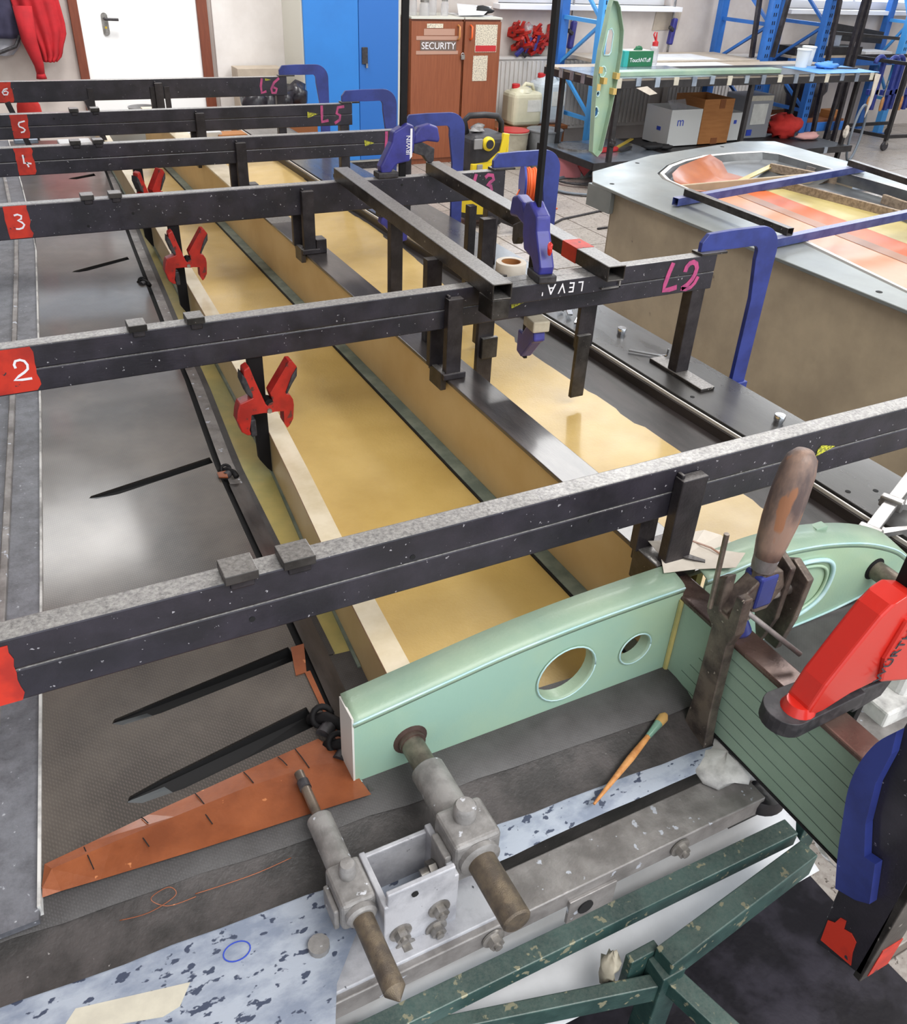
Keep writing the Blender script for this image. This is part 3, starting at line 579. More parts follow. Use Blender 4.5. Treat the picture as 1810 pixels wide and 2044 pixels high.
# ------------------------------------------------------------------ blue C clamps at the bar ends
CLAB = ['blue steel C clamp on the end of the bar marked L2', 'blue C clamp at the end of bar L3, before the orange cable reel',
        'blue C clamp at the end of bar L4, before the yellow vacuum cleaner', 'blue steel C clamp on the end of the bar marked L5, before the blue cabinet',
        'farthest blue steel C clamp, on the end of the bar marked L6']
for i in range(1, 6):
    dx = (0, -.045, -.034, -.06, -.078)[i - 1]; y = BY[i] + .008
    t = thing('c_clamp', CLAB[i - 1], 'clamp', (1.6 + dx, y, .55), 'blue C clamps at the ends of the cross bars')
    o_ = [(1.398, 1.0365), (1.398, 1.056), (1.414, 1.075), (1.48, 1.0775), (1.55, 1.0775)] + [(1.578 + .060 * math.sin(R(a)), 1.017 + .0605 * math.cos(R(a))) for a in range(0, 91, 10)] + [(1.6385, .90), (1.641, .55), (1.598, .55), (1.592, .9), (1.576, 1.0)] + [(1.560 + .016 * math.cos(R(a)), 1.017 + .018 * math.sin(R(a))) for a in range(0, 91, 18)] + [(1.5, 1.0345)]
    B().prism([(x + dx, y, z) for x, z in o_], (0, .012, 0)).make('frame', 'clamp_blue', t, bevel=.001, seg=1)
    B().bx(1.392 + dx, 1.468 + dx, y - .012, y + .024, 1.0305, 1.0362).make('pad', 'steel_rail', t, bevel=.001)
    B().bx(1.50 + dx, 1.645 + dx, y - .008, y + .02, .632, .678).make('sliding_jaw', 'clamp_blue', t, bevel=.002)
    B().lathe([(.008, 0), (.008, .004)], (1.615 + dx, y - .008, .655), FR, 10).make('rivet', 'bolt', t)
    B().tube([(1.51 + dx, y + .006, .62), (1.51 + dx, y + .006, .705)], .007).make('screw', 'bolt', t, smooth=True)
# ------------------------------------------------------------------ red spring clamps
SCL = [(.33,.951),(.34,.956),(.348,.927),(.364,.877),(.375,.863),(.373,.857),(.357,.86),(.336,.86),(.334,.848),(.33,.83),(.332,.82),(.325,.82),(.315,.829),(.312,.842),(.308,.854),(.311,.872),(.316,.886),(.332,.891),(.341,.894),(.335,.909),(.327,.926)]
SCR = [(.413,.953),(.42,.952),(.427,.941),(.425,.924),(.415,.909),(.404,.889),(.411,.887),(.416,.877),(.417,.865),(.414,.837),(.407,.825),(.401,.82),(.396,.831),(.397,.856),(.38,.858),(.373,.857),(.364,.865),(.37,.876),(.378,.879),(.374,.897)]
def spring_clamp(loc, label, rz=0):
    t = thing('spring_clamp', label, 'clamp', (.369, 1.395, .82), 'red spring clamps on the rear spar')
    for nm, pl, dy in (('left_half', SCL, 0), ('right_half', SCR, .002)):
        h = B().prism([(x, 1.383 + dy, z) for x, z in pl], (0, .026, 0)).make(nm[nm.index('_') + 1:] and 'jaw_lever', 'clamp_red', t, bevel=.002)
    for pl in ([(.3255,.945),(.332,.935),(.342,.9),(.34,.893),(.331,.903),(.3235,.928)], [(.4272,.941),(.4257,.924),(.4155,.909),(.405,.8905),(.402,.893),(.416,.925)]):
        B().prism([(x, 1.3818, z) for x, z in pl], (0, .029, 0)).make('grip', 'grip_black', t, bevel=.002)
    B().tube([(.369, 1.379, .864), (.369, 1.413, .864)], .0045, 10).make('pivot', 'bolt', t, smooth=True)
    B().lathe([(.0085, 0), (.0085, .02)], (.371, 1.386, .8765), (0, 1, 0), 12).make('spring', 'slot_black', t, smooth=True)
    B().bx(.332, .343, 1.384, 1.408, .815, .85).make('pad', 'grip_black', t, bevel=.002)
    t.location = loc; t.rotation_euler.z = R(rz); return t
spring_clamp((.369, 1.402, .82), 'large red spring clamp in front of bar 2, on the pale rear spar')
spring_clamp((.418, 2.262, .82), 'smaller-looking red spring clamp on the rear spar beyond bar 2, before bar 3')
spring_clamp((.442, 2.86, .835), 'red spring clamp partly hidden behind the bar marked 3', 25)
# ------------------------------------------------------------------ mint green end ribs
TOP1 = [(.243, .822), (.3, .830), (.38, .842), (.46, .853), (.56, .861), (.65, .8645), (.738, .866)]
BOT1 = [(.738, .690), (.65, .6835), (.54, .681), (.45, .6835), (.38, .689), (.3, .70), (.243, .714)]
def circ(cx, cz, r, n=28, y=.66): return [(cx + r * math.cos(2 * math.pi * k / n), y, cz + r * math.sin(2 * math.pi * k / n)) for k in range(n)]
def rib(name, label, top, bot, holes, loc, ends=()):
    top, bot = curve(top), curve(bot)
    t = thing(name, label, 'rib', loc)
    ins = .006
    B().prism([(x, .66, z) for x, z in top + bot], (0, .004, 0), [circ(*h) for h in holes]).make('web', 'mint', t)
    q = B(); m_ = len(top)     # top flange rolled over and running back
    prof = [(0, -.010, 0), (-.002, -.003, 0), (.001, .0025, 0), (.008, .0055, 0), (.04, .012, 0)]
    vs = [(x, .66 + dy, z + dz) for x, z in top for dy, dz, _ in prof]; k_ = len(prof)
    q.add(vs, [(i * k_ + j, (i + 1) * k_ + j, (i + 1) * k_ + j + 1, i * k_ + j + 1) for i in range(m_ - 1) for j in range(k_ - 1)])
    o = q.make('top_flange', 'mint_light', t, smooth='all'); sd = o.modifiers.new('solid', 'SOLIDIFY'); sd.thickness = .0025; sd.offset = -1
    B().tube([(x, .659, z - .001) for x, z in top], .0016, 6).make('top_crease', 'mint_edge', t, smooth='all')
    B().tube([(x, .6585, z + .001) for x, z in bot], .0022, 6).make('bottom_fillet', 'mint_edge', t, smooth='all')
    for h in holes:
        q = B(); n = 28; rr_ = h[2]; prof = [(rr_ + .003, -.0015), (rr_ - .0005, -.002), (rr_ - .001, .003), (rr_ - .0015, .018)]
        vs = [(h[0] + r * math.cos(2 * math.pi * k / n), .66 + d, h[1] + r * math.sin(2 * math.pi * k / n)) for r, d in prof for k in range(n)]
        q.add(vs, [(i * n + k, i * n + (k + 1) % n, (i + 1) * n + (k + 1) % n, (i + 1) * n + k) for i in range(3) for k in range(n)])
        o = q.make('hole_rim', 'mint_light' if h[2] > .012 else 'slot_black', t, smooth='all')
        B().tube(circ(h[0], h[1], h[2] + .001, 28, .6585) + circ(h[0], h[1], h[2] + .001, 28, .6585)[:1], .0013, 6).make('hole_edge', 'mint_edge', t, smooth='all')
    return t
r1 = rib('end_rib', 'mint green fibreglass end rib with two round holes, left of the spar', TOP1, BOT1, [(.553, .776, .046), (.669, .7775, .026)], (.5, .67, .69))
B().bx(.2415, .244, .659, .70, .714, .83).make('end_cap', 'seal_white', r1)
B().lathe([(.0235, 0), (.0235, .0012), (.0175, .003), (.0175, .01)], (.3195, .661, .757), FR, 24).make('bushing', 'brown_steel', r1, smooth=True)
TOP2 = [(.779, .864), (.828, .868), (.88, .872), (.95, .868), (1.03, .855), (1.12, .830), (1.2, .795), (1.245, .765), (1.27, .745)]
BOT2 = [(1.27, .735), (1.2, .716), (1.1, .700), (.98, .695), (.9, .692), (.828, .69), (.779, .69)]
r2 = rib('nose_rib', 'mint green fibreglass nose rib curving down to the right of the spar', TOP2, BOT2, [], (1.05, .67, .69))
rim = curve([(.90, .835), (.98, .836), (1.035, .822), (1.055, .79), (1.045, .745), (1.0, .722), (.93, .716)], 6)
B().tube([(x, .657, z) for x, z in rim], .004, 6).make('moulded_ridge', 'mint_edge', r2, smooth='all')
B().tube([(x - .012, .6575, z + (.77 - z) * .14) for x, z in rim], .003, 6).make('moulded_ridge', 'mint', r2, smooth='all')
B().lathe([(.021, 0), (.021, .0015), (.016, .003)], (1.167, .6605, .763), FR, 20).make('bushing', 'slot_black', r2, smooth=True)
B().bx(1.02, 1.045, .685, .70, .855, .868).make('chip', 'mint_light', r2, bevel=.001)
tag(B().tube([(1.168, .70, .763), (1.172, .42, .755)], .0165, 18).make('steel_pin', 'pin_steel', smooth=True), 'plain steel pin through the mint green nose rib, by the red clamp', 'pin')
# spar stub coming through between the ribs
st = thing('spar_stub', 'green fibreglass spar stub with thread lines and brown steel cap', 'spar', (.757, .46, .69))
B().bx(.738, .752, .268, .702, .685, .842).make('left_web', 'stub_green', st)
B().bx(.764, .777, .268, .702, .685, .842).make('right_web', 'stub_green', st)
B().bx(.735, .778, .25, .735, .842, .8505).make('cap', 'brown_steel', st, bevel=.0035, seg=3)
for k, z in enumerate((.709, .731, .753, .776, .799, .82)):
    B().tube([(.7377, .27, z - .004), (.7377, .64 - .012 * k, z + .004)], .00045, 5).make('thread_line', 'thread', st)
B().tube([(.7375, .26, .687), (.7375, .66, .687)], .0025, 6).make('bottom_seal', 'hole_dark', st)
B().tube([(.736, .657, .69), (.736, .657, .845)], .004, 6).make('corner_fillet', 'aramid_edge', st, smooth=True)
B().bx(.738, .777, .70, .712, .66, .69).make('foot', 'mould_dark', st)
# torn paper on the rib
rd = random.Random(9); pv = [(.738,.748),(.775,.735),(.805,.743),(.831,.734),(.856,.723),(.862,.676),(.82,.652),(.77,.677),(.719,.686),(.736,.716)]
q = B(); pp = [Vector((x, y, .875 + (.012 if y > .73 else .003 if y < .69 else .008) + rd.uniform(-.003, .003))) for x, y in pv]; cpt = Vector((.78, .707, .880))
q.add(pp + [cpt], [(k, (k + 1) % 10, 10) for k in range(10)])
o = q.make('masking_paper', 'paper_cream'); sd = o.modifiers.new('solid', 'SOLIDIFY'); sd.thickness = .0008
tag(o, 'torn cream masking paper lying on the rib beside the wooden-handled clamp', 'paper')
B().ribbon([(.757, .722, .8805), (.77, .7, .882), (.79, .682, .879)], [.004, .012, .006], (0, 0, 1), .0012).make('resin_stain', 'steel_leg', o)
B().ribbon([(.80, .725, .884), (.815, .70, .8835), (.82, .685, .881)], .003, (0, 0, 1), .0012).make('fold_line', 'skin_brown2', o)
# ------------------------------------------------------------------ locating pins in their bracket at the mould front
bk = thing('pin_bracket', 'grey cast bracket holding two locating pins on the mould front', 'bracket', (.25, .5, .66))
B().bx(.205, .285, .468, .4745, .640, .772).make('front_plate', 'cast_white', bk, bevel=.0015)
B().bx(.205, .292, .535, .541, .65, .748).make('back_plate', 'cast_white', bk, bevel=.0015)
B().bx(.201, .208, .468, .541, .645, .752).make('cheek', 'cast_white', bk, bevel=.0015)
B().bx(.282, .290, .468, .541, .645, .755).make('cheek', 'cast_white', bk, bevel=.0015)
B().bx(.12, .36, .45, .56, .66, .668).make('base_plate', 'cast_white', bk, bevel=.0015)
B().tube([(.236, .4675, .757), (.236, .466, .757)], .004, 10).make('hole', 'hole_dark', bk)
def hexbolt(o, ax, r, parent):
    o = Vector(o); ax = Vector(ax); q = B().lathe([(r * 1.7, 0), (r * 1.7, r * .3), (r * 1.5, r * .35)], o, ax, 18).ngon(r * 1.12, r * 1.0, o + ax * r * .3, ax).lathe([(r * .6, 0), (r * .6, r * .5)], o + ax * r * 1.2, ax, 12)
    return q.make('bolt', 'bolt', parent, smooth=True)
for x, z in ((.220, .695), (.2665, .708), (.226, .662), (.264, .672)): hexbolt((x, .468, z), FR, .0078, bk)
B().tube([(.281, .505, .72), (.262, .505, .718)], .0075, 12).make('bolt_shank', 'bolt', bk, smooth=True)
B().ngon(.0125, .009, (.280, .505, .72), (-1, 0, 0)).make('bolt_head', 'bolt', bk)
def pin_unit(x, z, rk, rs, rn, yN, yS0, yS1, yB0, yB1, yE, cone, names):
    # block clamped round the pin
    B().bx(x - rs * 1.35, x + rs * 1.35, yB0, yB1, z - rs * 1.7, z + rs * 1.25).make('clamp_block', 'cast_grey', bk, bevel=.006, seg=3)
    B().tube([(x, yB1 - .004, z), (x, yS1, z)], rs, 22).make('sleeve', 'cast_grey', bk, smooth=True, bevel=.0015)
    B().lathe([(rs * 1.15, 0), (rs * 1.15, .006), (rs * .95, .009)], (x, yB0, z), FR, 24).make('boss', 'cast_grey', bk, smooth=True)
    B().lathe([(rs * .62, -.004), (rs * .62, .016), (rs * .5, .020), (.0001, .0212)], (x, (yB0 + yB1) / 2 + .008, z + rs * 1.25), (0, 0, 1), 16).make('clamp_screw', 'cast_grey', bk, smooth=True)
    B().bx(x - rs * 1.75, x - rs * 1.35, yB0 + .008, yB1 - .012, z - rs * 1.9, z + rs * .3).make('ear', 'cast_grey', bk, bevel=.002)
    t = thing('locating_pin', names, 'pin', (x, .5, z), 'knurled locating pins')
    B().tube([(x, yS1 - .006, z), (x, yN, z)], rn, 18).make('shaft', 'pin_steel', t, smooth=True)
    pts = [(x, yB0 - .004, z), (x, yE, z)]; q = B()
    if cone: q.lathe([(rk, 0), (rk, yB0 - yE - .012), (.001, yB0 - yE)], (x, yB0, z), FR, 22)
    else: q.lathe([(rk, 0), (rk, yB0 - yE - .0025), (rk - .002, yB0 - yE), (.001, yB0 - yE + .0003)], (x, yB0, z), FR, 24)
    q.make('knurled_handle', 'knurl', t, smooth=True)
    return t
pin_unit(.3185, .757, .0168, .0215, .0150, .668, .546, .608, .478, .533, .392, False, 'thick knurled locating pin entering the mint green rib')
sm = pin_unit(.1815, .731, .0118, .0152, .0062, .69, .55, .617, .488, .543, .385, True, 'thin knurled locating pin with a pointed handle over the copper sheet')
B().tube([(.1815, .676, .731), (.1815, .664, .731)], .0075, 14).make('collar', 'grip_black', sm, smooth=True)
# bolt lug left of the small pin block
B().lathe([(.012, 0), (.012, .012)], (.137, .50, .672), (0, 0, 1), 14).make('lug', 'cast_grey', bk, smooth=True)
# aluminium box channel along the mould front
al = thing('front_channel', 'dirty aluminium box channel bolted along the mould front', 'channel', (.42, .47, .61))
B().hollow((.125, .4705, .6475), (.745, .4705, .6475), .058, .032, .0035, (0, 0, 1)).make('channel', 'alu_dirty', al, bevel=.006, seg=3)
for x in (.325, .60): hexbolt((x, .4405, .6465), FR, .0085, al)
B().bx(.43, .50, .437, .442, .60, .645).make('joint_plate', 'alu_dirty', al, bevel=.001)
B().lathe([(.011, 0), (.011, .002)], (.455, .437, .622), FR, 14).make('hole', 'hole_dark', al)
# resin-smeared foot at the end of the channel
o = B().blob((.735, .512, .668), .055, .045, .016, .18, 16, 8, 3).make('resin_lump', 'dirty_white', smooth='all')
tag(o, 'grey hardened resin smeared round the foot of the wooden-handled clamp', 'resin')
B().lathe([(.03, 0), (.031, .012), (.028, .022), (.0001, .024)], (.762, .452, .634), (0, 0, 1), 20, 1, .8).make('foil_cap', 'plastic_black', al, smooth=True)
# paint brush
br = thing('paint_brush', 'small round brush with orange wooden handle lying at the rib foot', 'brush', (.6, .55, .69))
a, c_ = Vector((.512, .516, .692)), Vector((.683, .588, .708)); d = (c_ - a).normalized()
B().tube([a, a + d * .03, a + d * .09, a + d * .125, a + d * .138], [.0018, .003, .0052, .0042, .0036], 12).make('handle', 'wood_new', br, smooth=True)
B().tube([a + d * .136, a + d * .165], [.0042, .0062], 12).make('ferrule', 'ferrule', br, smooth=True)
B().tube([a + d * .165, a + d * .178, a + d * .185], [.0065, .0075, .004], 12).make('bristles', 'bristle', br, smooth=True)
# ================================================================== right front of the mould
B().grid(lambda u, v: Vector((.778 + (1.30 - .778) * u, .478 + .2 * v + .05 * u * (1 - v), .6945 - .012 * (1 - v) ** 2 + .012 * max(0, u - .7) / .3)), 20, 6).make('end_lip', 'laminate_dark', md, smooth='all')
B().bx(.78, 1.34, .50, .70, .5, .68).make('end_core', 'mould_dark', md)
wb = thing('pin_block', 'white-grey cast block on the mould front behind the red clamp', 'bracket', (1.04, .47, .64))
B().bx(.90, 1.25, .43, .495, .63, .672).make('channel', 'alu_dirty', wb, bevel=.005)
B().bx(.985, 1.16, .455, .53, .66, .70).make('base_block', 'dirty_white', wb, bevel=.004)
B().bx(1.03, 1.20, .47, .53, .69, .79).make('clamp_block', 'dirty_white', wb, bevel=.012, seg=3)
B().lathe([(.008, 0), (.009, .01), (.003, .022)], (1.005, .418, .664), (0, 0, 1), 12).make('yellow_knob', 'knob_yellow', wb, smooth=True)
# ------------------------------------------------------------------ wooden-handled screw clamp
wc = thing('screw_clamp', 'old screw clamp with worn wooden handle gripping the spar stub', 'clamp', (.745, .56, .67))
q = B().prism([(.712, .532, .668), (.712, .58, .655), (.712, .576, .74), (.712, .578, .87), (.712, .592, .885), (.712, .588, .945), (.712, .574, .955), (.712, .572, .90), (.712, .556, .90), (.712, .553, .94), (.712, .54, .94), (.712, .538, .885), (.712, .546, .86), (.712, .54, .74)], (.016, 0, 0))
q.make('left_rail', 'clamp_iron', wc, bevel=.002)
q = B().prism([(.83, .545, .93), (.83, .575, .945), (.83, .598, .93), (.83, .596, .86), (.83, .585, .80), (.83, .558, .80), (.83, .548, .86)], (.012, 0, 0)); q.make('right_rail', 'clamp_iron', wc, bevel=.002)
q = B().prism([(.81, .56, .945), (.81, .585, .957), (.81, .605, .945), (.81, .60, .86), (.81, .575, .80), (.81, .56, .86)], (.01, 0, 0)); q.make('right_rail', 'clamp_iron', wc, bevel=.002)
B().tube([(.80, .572, .90), (.852, .570, .90)], .009, 14).make('pivot_bolt', 'bolt', wc, smooth=True)
B().prism([(.716, .562, .905), (.745, .562, .925), (.775, .562, .952), (.80, .562, .945), (.812, .562, .915), (.79, .562, .885), (.765, .562, .885), (.75, .562, .905), (.716, .562, .89)], (0, .026, 0)).make('cross_arm', 'clamp_iron', wc, bevel=.003)
B().bx(.760, .792, .5595, .5905, .893, .944).make('screw_block', 'clamp_blue', wc, bevel=.004)
q = B(); hel = []
for k in range(11): z = .858 + k * .0068; q.lathe([(.0098, 0), (.0118, .0022), (.0098, .0044)], (.758 + .0012 * k, .575, z), (0.18, 0, 1), 14)
q.tube([(.757, .575, .853), (.773, .575, .965)], .0098, 14); q.make('screw', 'pin_steel', wc, smooth=True)
B().lathe([(.0195, 0), (.0205, .004), (.016, .012), (.011, .02)], (.757, .575, .851), (.05, 0, 1), 20).make('swivel_pad', 'clamp_blue', wc, smooth=True)
B().lathe([(.0145, 0), (.0155, .006), (.0165, .022)], (.773, .575, .948), (.07, 0, 1), 18).make('ferrule', 'alu_dirty', wc, smooth=True)
B().lathe([(.0165, 0), (.0195, .02), (.0225, .055), (.0228, .09), (.0215, .125), (.018, .142), (.011, .151), (.0001, .1535)], (.7745, .575, .968), (.06, 0, 1), 24).make('handle', 'old_wood', wc, smooth='all')
B().tube([(.700, .583, 1.018), (.706, .583, .90)], .0035, 10).make('tommy_bar', 'pin_steel', wc, smooth=True)
B().tube([(.728, .545, .915), (.782, .49, .868)], .0036, 10).make('cross_pin', 'alu_dirty', wc, smooth=True)
# ------------------------------------------------------------------ red one-hand clamp
rc = thing('one_hand_clamp', 'bright red one-hand clamp lettered in black on the brown spar cap', 'clamp', (.74, .43, .851))
pts = [(.7, .874), (.703, .888), (.714, .918), (.74, .962), (.766, 1.004), (.778, 1.015), (.80, 1.022), (.86, 1.0), (.9, .965), (.895, .868), (.868, .862), (.815, .885), (.77, .882), (.74, .874)]
B().prism([(x, .405, z) for x, z in pts], (0, .034, 0)).make('body', 'wurth_red', rc, bevel=.007, seg=3)
B().prism([(x, .3995, z) for x, z in [(.812, .888), (.80, .93), (.812, .985), (.85, .99), (.893, .955), (.888, .874), (.868, .868)]], (0, .01, 0)).make('side_panel', 'wurth_red', rc, bevel=.004, seg=2)
text('lettering', 'WÜRTH', .021, (.806, .3985, .893), (.34, 0, .94), (-.94, 0, .34), 'print_dark', rc)
pad = [(.694 + .026 * math.cos(R(a)), .428 + .028 * math.sin(R(a)), .8507) for a in range(90, 271, 15)] + [(.80, .404, .8507), (.80, .452, .8507)]
B().prism(pad, (0, 0, .022)).make('pad', 'grip_black', rc, bevel=.004)
B().tube([(.706, .422, .870), (.706, .422, .884)], [.0215, .0155], 18).make('pad_button', 'wurth_red', rc, smooth=True)
B().bar((.817, .425, .75), (.842, .425, 1.36), .011, .024, (0, 1, 0)).make('bar', 'slot_black', rc, bevel=.001)
B().prism([(.80, .41, .872), (.862, .41, .868), (.85, .41, .84), (.80, .41, .83)], (0, .03, 0)).make('lower_body', 'grip_black', rc, bevel=.003)
# ------------------------------------------------------------------ steel post with blue plate at the end of the stub
BRB = curve([(.306,.957),(.319,.926),(.326,.886),(.325,.845),(.315,.796),(.305,.753),(.291,.706)]) + [(.267,.718),(.252,.732),(.266,.787),(.279,.783),(.293,.823),(.302,.88),(.301,.928)]
BRK = [(.288,.586),(.293,.70),(.312,.786),(.31,.918),(.305,.99),(.23,.99),(.236,.811),(.228,.612)]
bp = thing('end_post', 'dark steel holder with blue curved plate and red paint at the spar end', 'clamp', (.71, .27, .58))
B().prism([(.7045, y, z) for y, z in BRK], (.012, 0, 0)).make('post', 'steel_bar', bp, bevel=.0015)
B().bx(.7045, .75, .226, .236, .60, .99).make('side_flange', 'steel_rail', bp, bevel=.0015)
B().prism([(.692, y, z) for y, z in BRB], (.012, 0, 0)).make('blue_plate', 'clamp_blue', bp, bevel=.002)
rd = random.Random(2); rp = [(.284,.599),(.287,.638),(.279,.645),(.276,.66),(.269,.664),(.267,.65),(.258,.655),(.249,.65),(.247,.63),(.242,.611),(.26,.606)]
B().prism([(.7042, y, z) for y, z in rp], (-.0006, 0, 0)).make('red_patch', 'red_paint', bp)
B().bx(.716, .7505, .2252, .2262, .605, .66).make('red_patch', 'red_paint', bp)
B().bx(.745, .79, .24, .27, .62, .66).make('foot_block', 'red_paint', bp, bevel=.002)
# silver screw clamp on the flange at the right edge
sc = thing('bar_clamp', 'bright zinc bar clamp lying over the black flange at the right edge', 'clamp', (1.38, .79, .735))
a, c_ = Vector((1.268, .752, .744)), Vector((1.56, .862, .80)); d = (c_ - a).normalized()
B().bar(a, c_, .024, .011).make('bar', 'alu_clean', sc, bevel=.0015)
B().bar(a + d * .0, a + d * .016, .042, .022).make('fixed_jaw', 'alu_clean', sc, bevel=.003)
B().bar(a + d * .10, a + d * .116, .042, .024).make('sliding_jaw', 'alu_clean', sc, bevel=.003)
B().prism([a + d * .015 + Vector((0, -.02, -.006)), a + d * .05 + Vector((.03, -.05, -.006)), a + d * .06 + Vector((.03, -.05, -.006)), a + d * .03 + Vector((0, -.015, -.006))], (0, 0, .01)).make('jaw_arm', 'alu_clean', sc)
B().prism([a + d * .11 + Vector((.005, -.02, -.006)), a + d * .15 + Vector((.05, -.10, -.006)), a + d * .165 + Vector((.05, -.10, -.006)), a + d * .13 + Vector((.01, -.015, -.006))], (0, 0, .012)).make('jaw_arm', 'alu_clean', sc)
# ------------------------------------------------------------------ quick clamps (bodies in an x-z plane, turned to place)
def quick(label, loc, rz, bar_top, red=False):
    t = thing('quick_clamp', label, 'clamp', (1.008, 2.325, 1.03), 'blue quick clamps on the cross bars')
    body = [(1.048,1.162),(1.064,1.172),(1.085,1.165),(1.091,1.141),(1.087,1.1),(1.075,1.072),(1.038,1.067),(1.03,1.062),(1.017,1.045),(.988,1.045),(.985,1.062),(1.02,1.124),(1.025,1.151)]
    hand = [(1.088,1.143),(1.102,1.159),(1.138,1.166),(1.162,1.158),(1.169,1.127),(1.167,1.116),(1.13,1.122),(1.088,1.115)]
    trig = [(1.088,1.115),(1.114,1.12),(1.155,1.101),(1.154,1.068),(1.146,1.062),(1.132,1.066),(1.118,1.083),(1.088,1.092)]
    B().prism([(x, 2.309, z) for x, z in body], (0, .032, 0)).make('body', 'quick_blue', t, bevel=.005, seg=3)
    B().prism([(x, 2.312, z) for x, z in hand], (0, .026, 0)).make('handle', 'quick_blue', t, bevel=.006, seg=3)
    B().prism([(x, 2.316, z) for x, z in trig], (0, .018, 0)).make('trigger', 'grip_black', t, bevel=.003)
    B().bx(.977, 1.039, 2.305, 2.345, 1.0308, 1.047).make('pad', 'grip_black', t, bevel=.003)
    B().bar((1.056, 2.325, .84), (1.066, 2.325, bar_top), .008, .02, (1, 0, 0)).make('bar', 'slot_black', t, bevel=.001)
    B().prism([(x, 2.312, z) for x, z in [(.99, .925), (1.03, .925), (1.05, .90), (1.072, .90), (1.072, .85), (1.045, .845), (1.0, .895), (.985, .905)]], (0, .026, 0)).make('lower_jaw', 'quick_blue', t, bevel=.004)
    B().bx(.982, 1.036, 2.306, 2.344, .925, .949).make('lower_pad', 'plaster' if red else 'grip_black', t, bevel=.003)
    B().prism([(x, 2.3085, z) for x, z in [(1.074, 1.158), (1.08, 1.158), (1.08, 1.085), (1.073, 1.078)]], (0, -.0008, 0)).make('white_bar', 'white_mark', t)
    text('lettering', 'IRWIN', .0175, (1.0735, 2.3078, 1.09), (0.0, 0, 1), (-1, 0, 0), 'white_mark', t)
    if red: B().blob((.9838, 2.325, 1.10), .004, .006, .013, .2, 8, 6).make('red_dab', 'wurth_red', t)
    t.location = loc; t.rotation_euler.z = R(rz); return t
quick('blue quick clamp with white lettering, side-on above the bar marked L3', (1.008, 2.325, 1.03), 0, 1.9)
quick('blue quick clamp seen edge-on above the LEVA tube, on the bar marked L2', (.962, 1.425, 1.03), 82, 1.85, True)
# ------------------------------------------------------------------ small things on the flange
for k, (x, y) in enumerate(((1.43, 1.709), (1.455, 1.156))):
    o = B().lathe([(.0105, 0), (.0105, .006), (.0125, .0065), (.0125, .016), (.0115, .0175), (.0001, .0178)], (x, y, .7352), (0, 0, 1), 20).make('screw_bolt', 'chrome', smooth=True)
    tag(o, ('loose steel bolt on the black flange, left of the hex key', 'loose steel bolt on the black flange, just beyond the nearest bar')[k], 'bolt', 'bolts on the black flange')
hk = B().tube([(1.372, 1.60, .741), (1.425, 1.545, .741), (1.4325, 1.538, .741), (1.437, 1.532, .7425), (1.4385, 1.528, .747), (1.4385, 1.527, .763)], .003, 6).make('hex_key', 'chrome')
hk.location = (0, 0, 0); tag(hk, 'small steel hex key lying by the foot plate of the L2 post', 'hex key')
tr = thing('tape_roll', 'roll of pale masking tape on the flange behind the LEVA tube', 'tape', (1.40, 2.25, .735))
B().lathe([(.031, 0), (.047, 0), (.048, .002), (.048, .034), (.047, .036), (.031, .036)], (1.40, 2.25, .7352), (0, 0, 1), 28, cap=False).make('tape', 'paper_cream', tr, smooth=True)
B().lathe([(.0308, .001), (.0308, .035), (.028, .0355), (.028, .0005)], (1.40, 2.25, .7352), (0, 0, 1), 28, cap=False).make('core', 'cardboard', tr, smooth=True)
sg = thing('screw_gun_rest', 'heap of small chrome hinges and latches on the flange beneath the L2 bar', 'fittings', (1.36, 1.86, .735))
for k in range(5):
    x, y = 1.345 + .012 * (k % 3), 1.80 + .05 * k
    B().bar((x, y, .742 + .006 * (k % 2)), (x + .035 * math.cos(k), y + .04 * math.sin(k + 1), .748), .014, .006).make('hinge_leaf', 'chrome', sg, bevel=.001)
sg.name = 'hinge_heap'
# black hose ends by the hinge line
def hose(p, label, s=1):
    t = thing('hose_fitting', label, 'hose fitting', p); p = Vector(p)
    B().tube([p + Vector((-.012, .012, .004)) * s, p + Vector((.0, .002, .012)) * s, p + Vector((.010, -.008, .008)) * s, p + Vector((.012, -.02, .004)) * s], .0055 * s, 10).make('hose', 'slot_black', t, smooth='all')
    B().tube([p + Vector((-.008, -.012, .006)) * s, p + Vector((.006, .0, .006)) * s], .0075 * s, 10).make('collar', 'grip_black', t, smooth=True)
    B().tube(arc(p + Vector((-.002, .006, .010)) * s, .009 * s, 0, 300, 12, (1, 0, 0), (0, .7, .7)), .003 * s, 8).make('loop', 'slot_black', t, smooth='all')
    return t
hose((.293, 1.452, .708), 'black hose fitting at the hinge line between bars 1 and 2')
hose((.347, 2.60, .706), 'small black hose fitting at the hinge line beyond bar 2', 1.1)
hose((.245, .765, .706), 'black hose fitting left of the mint green rib end, upper one', 1.5)
hose((.248, .715, .706), 'black hose fitting left of the mint green rib end, lower one', 1.4)
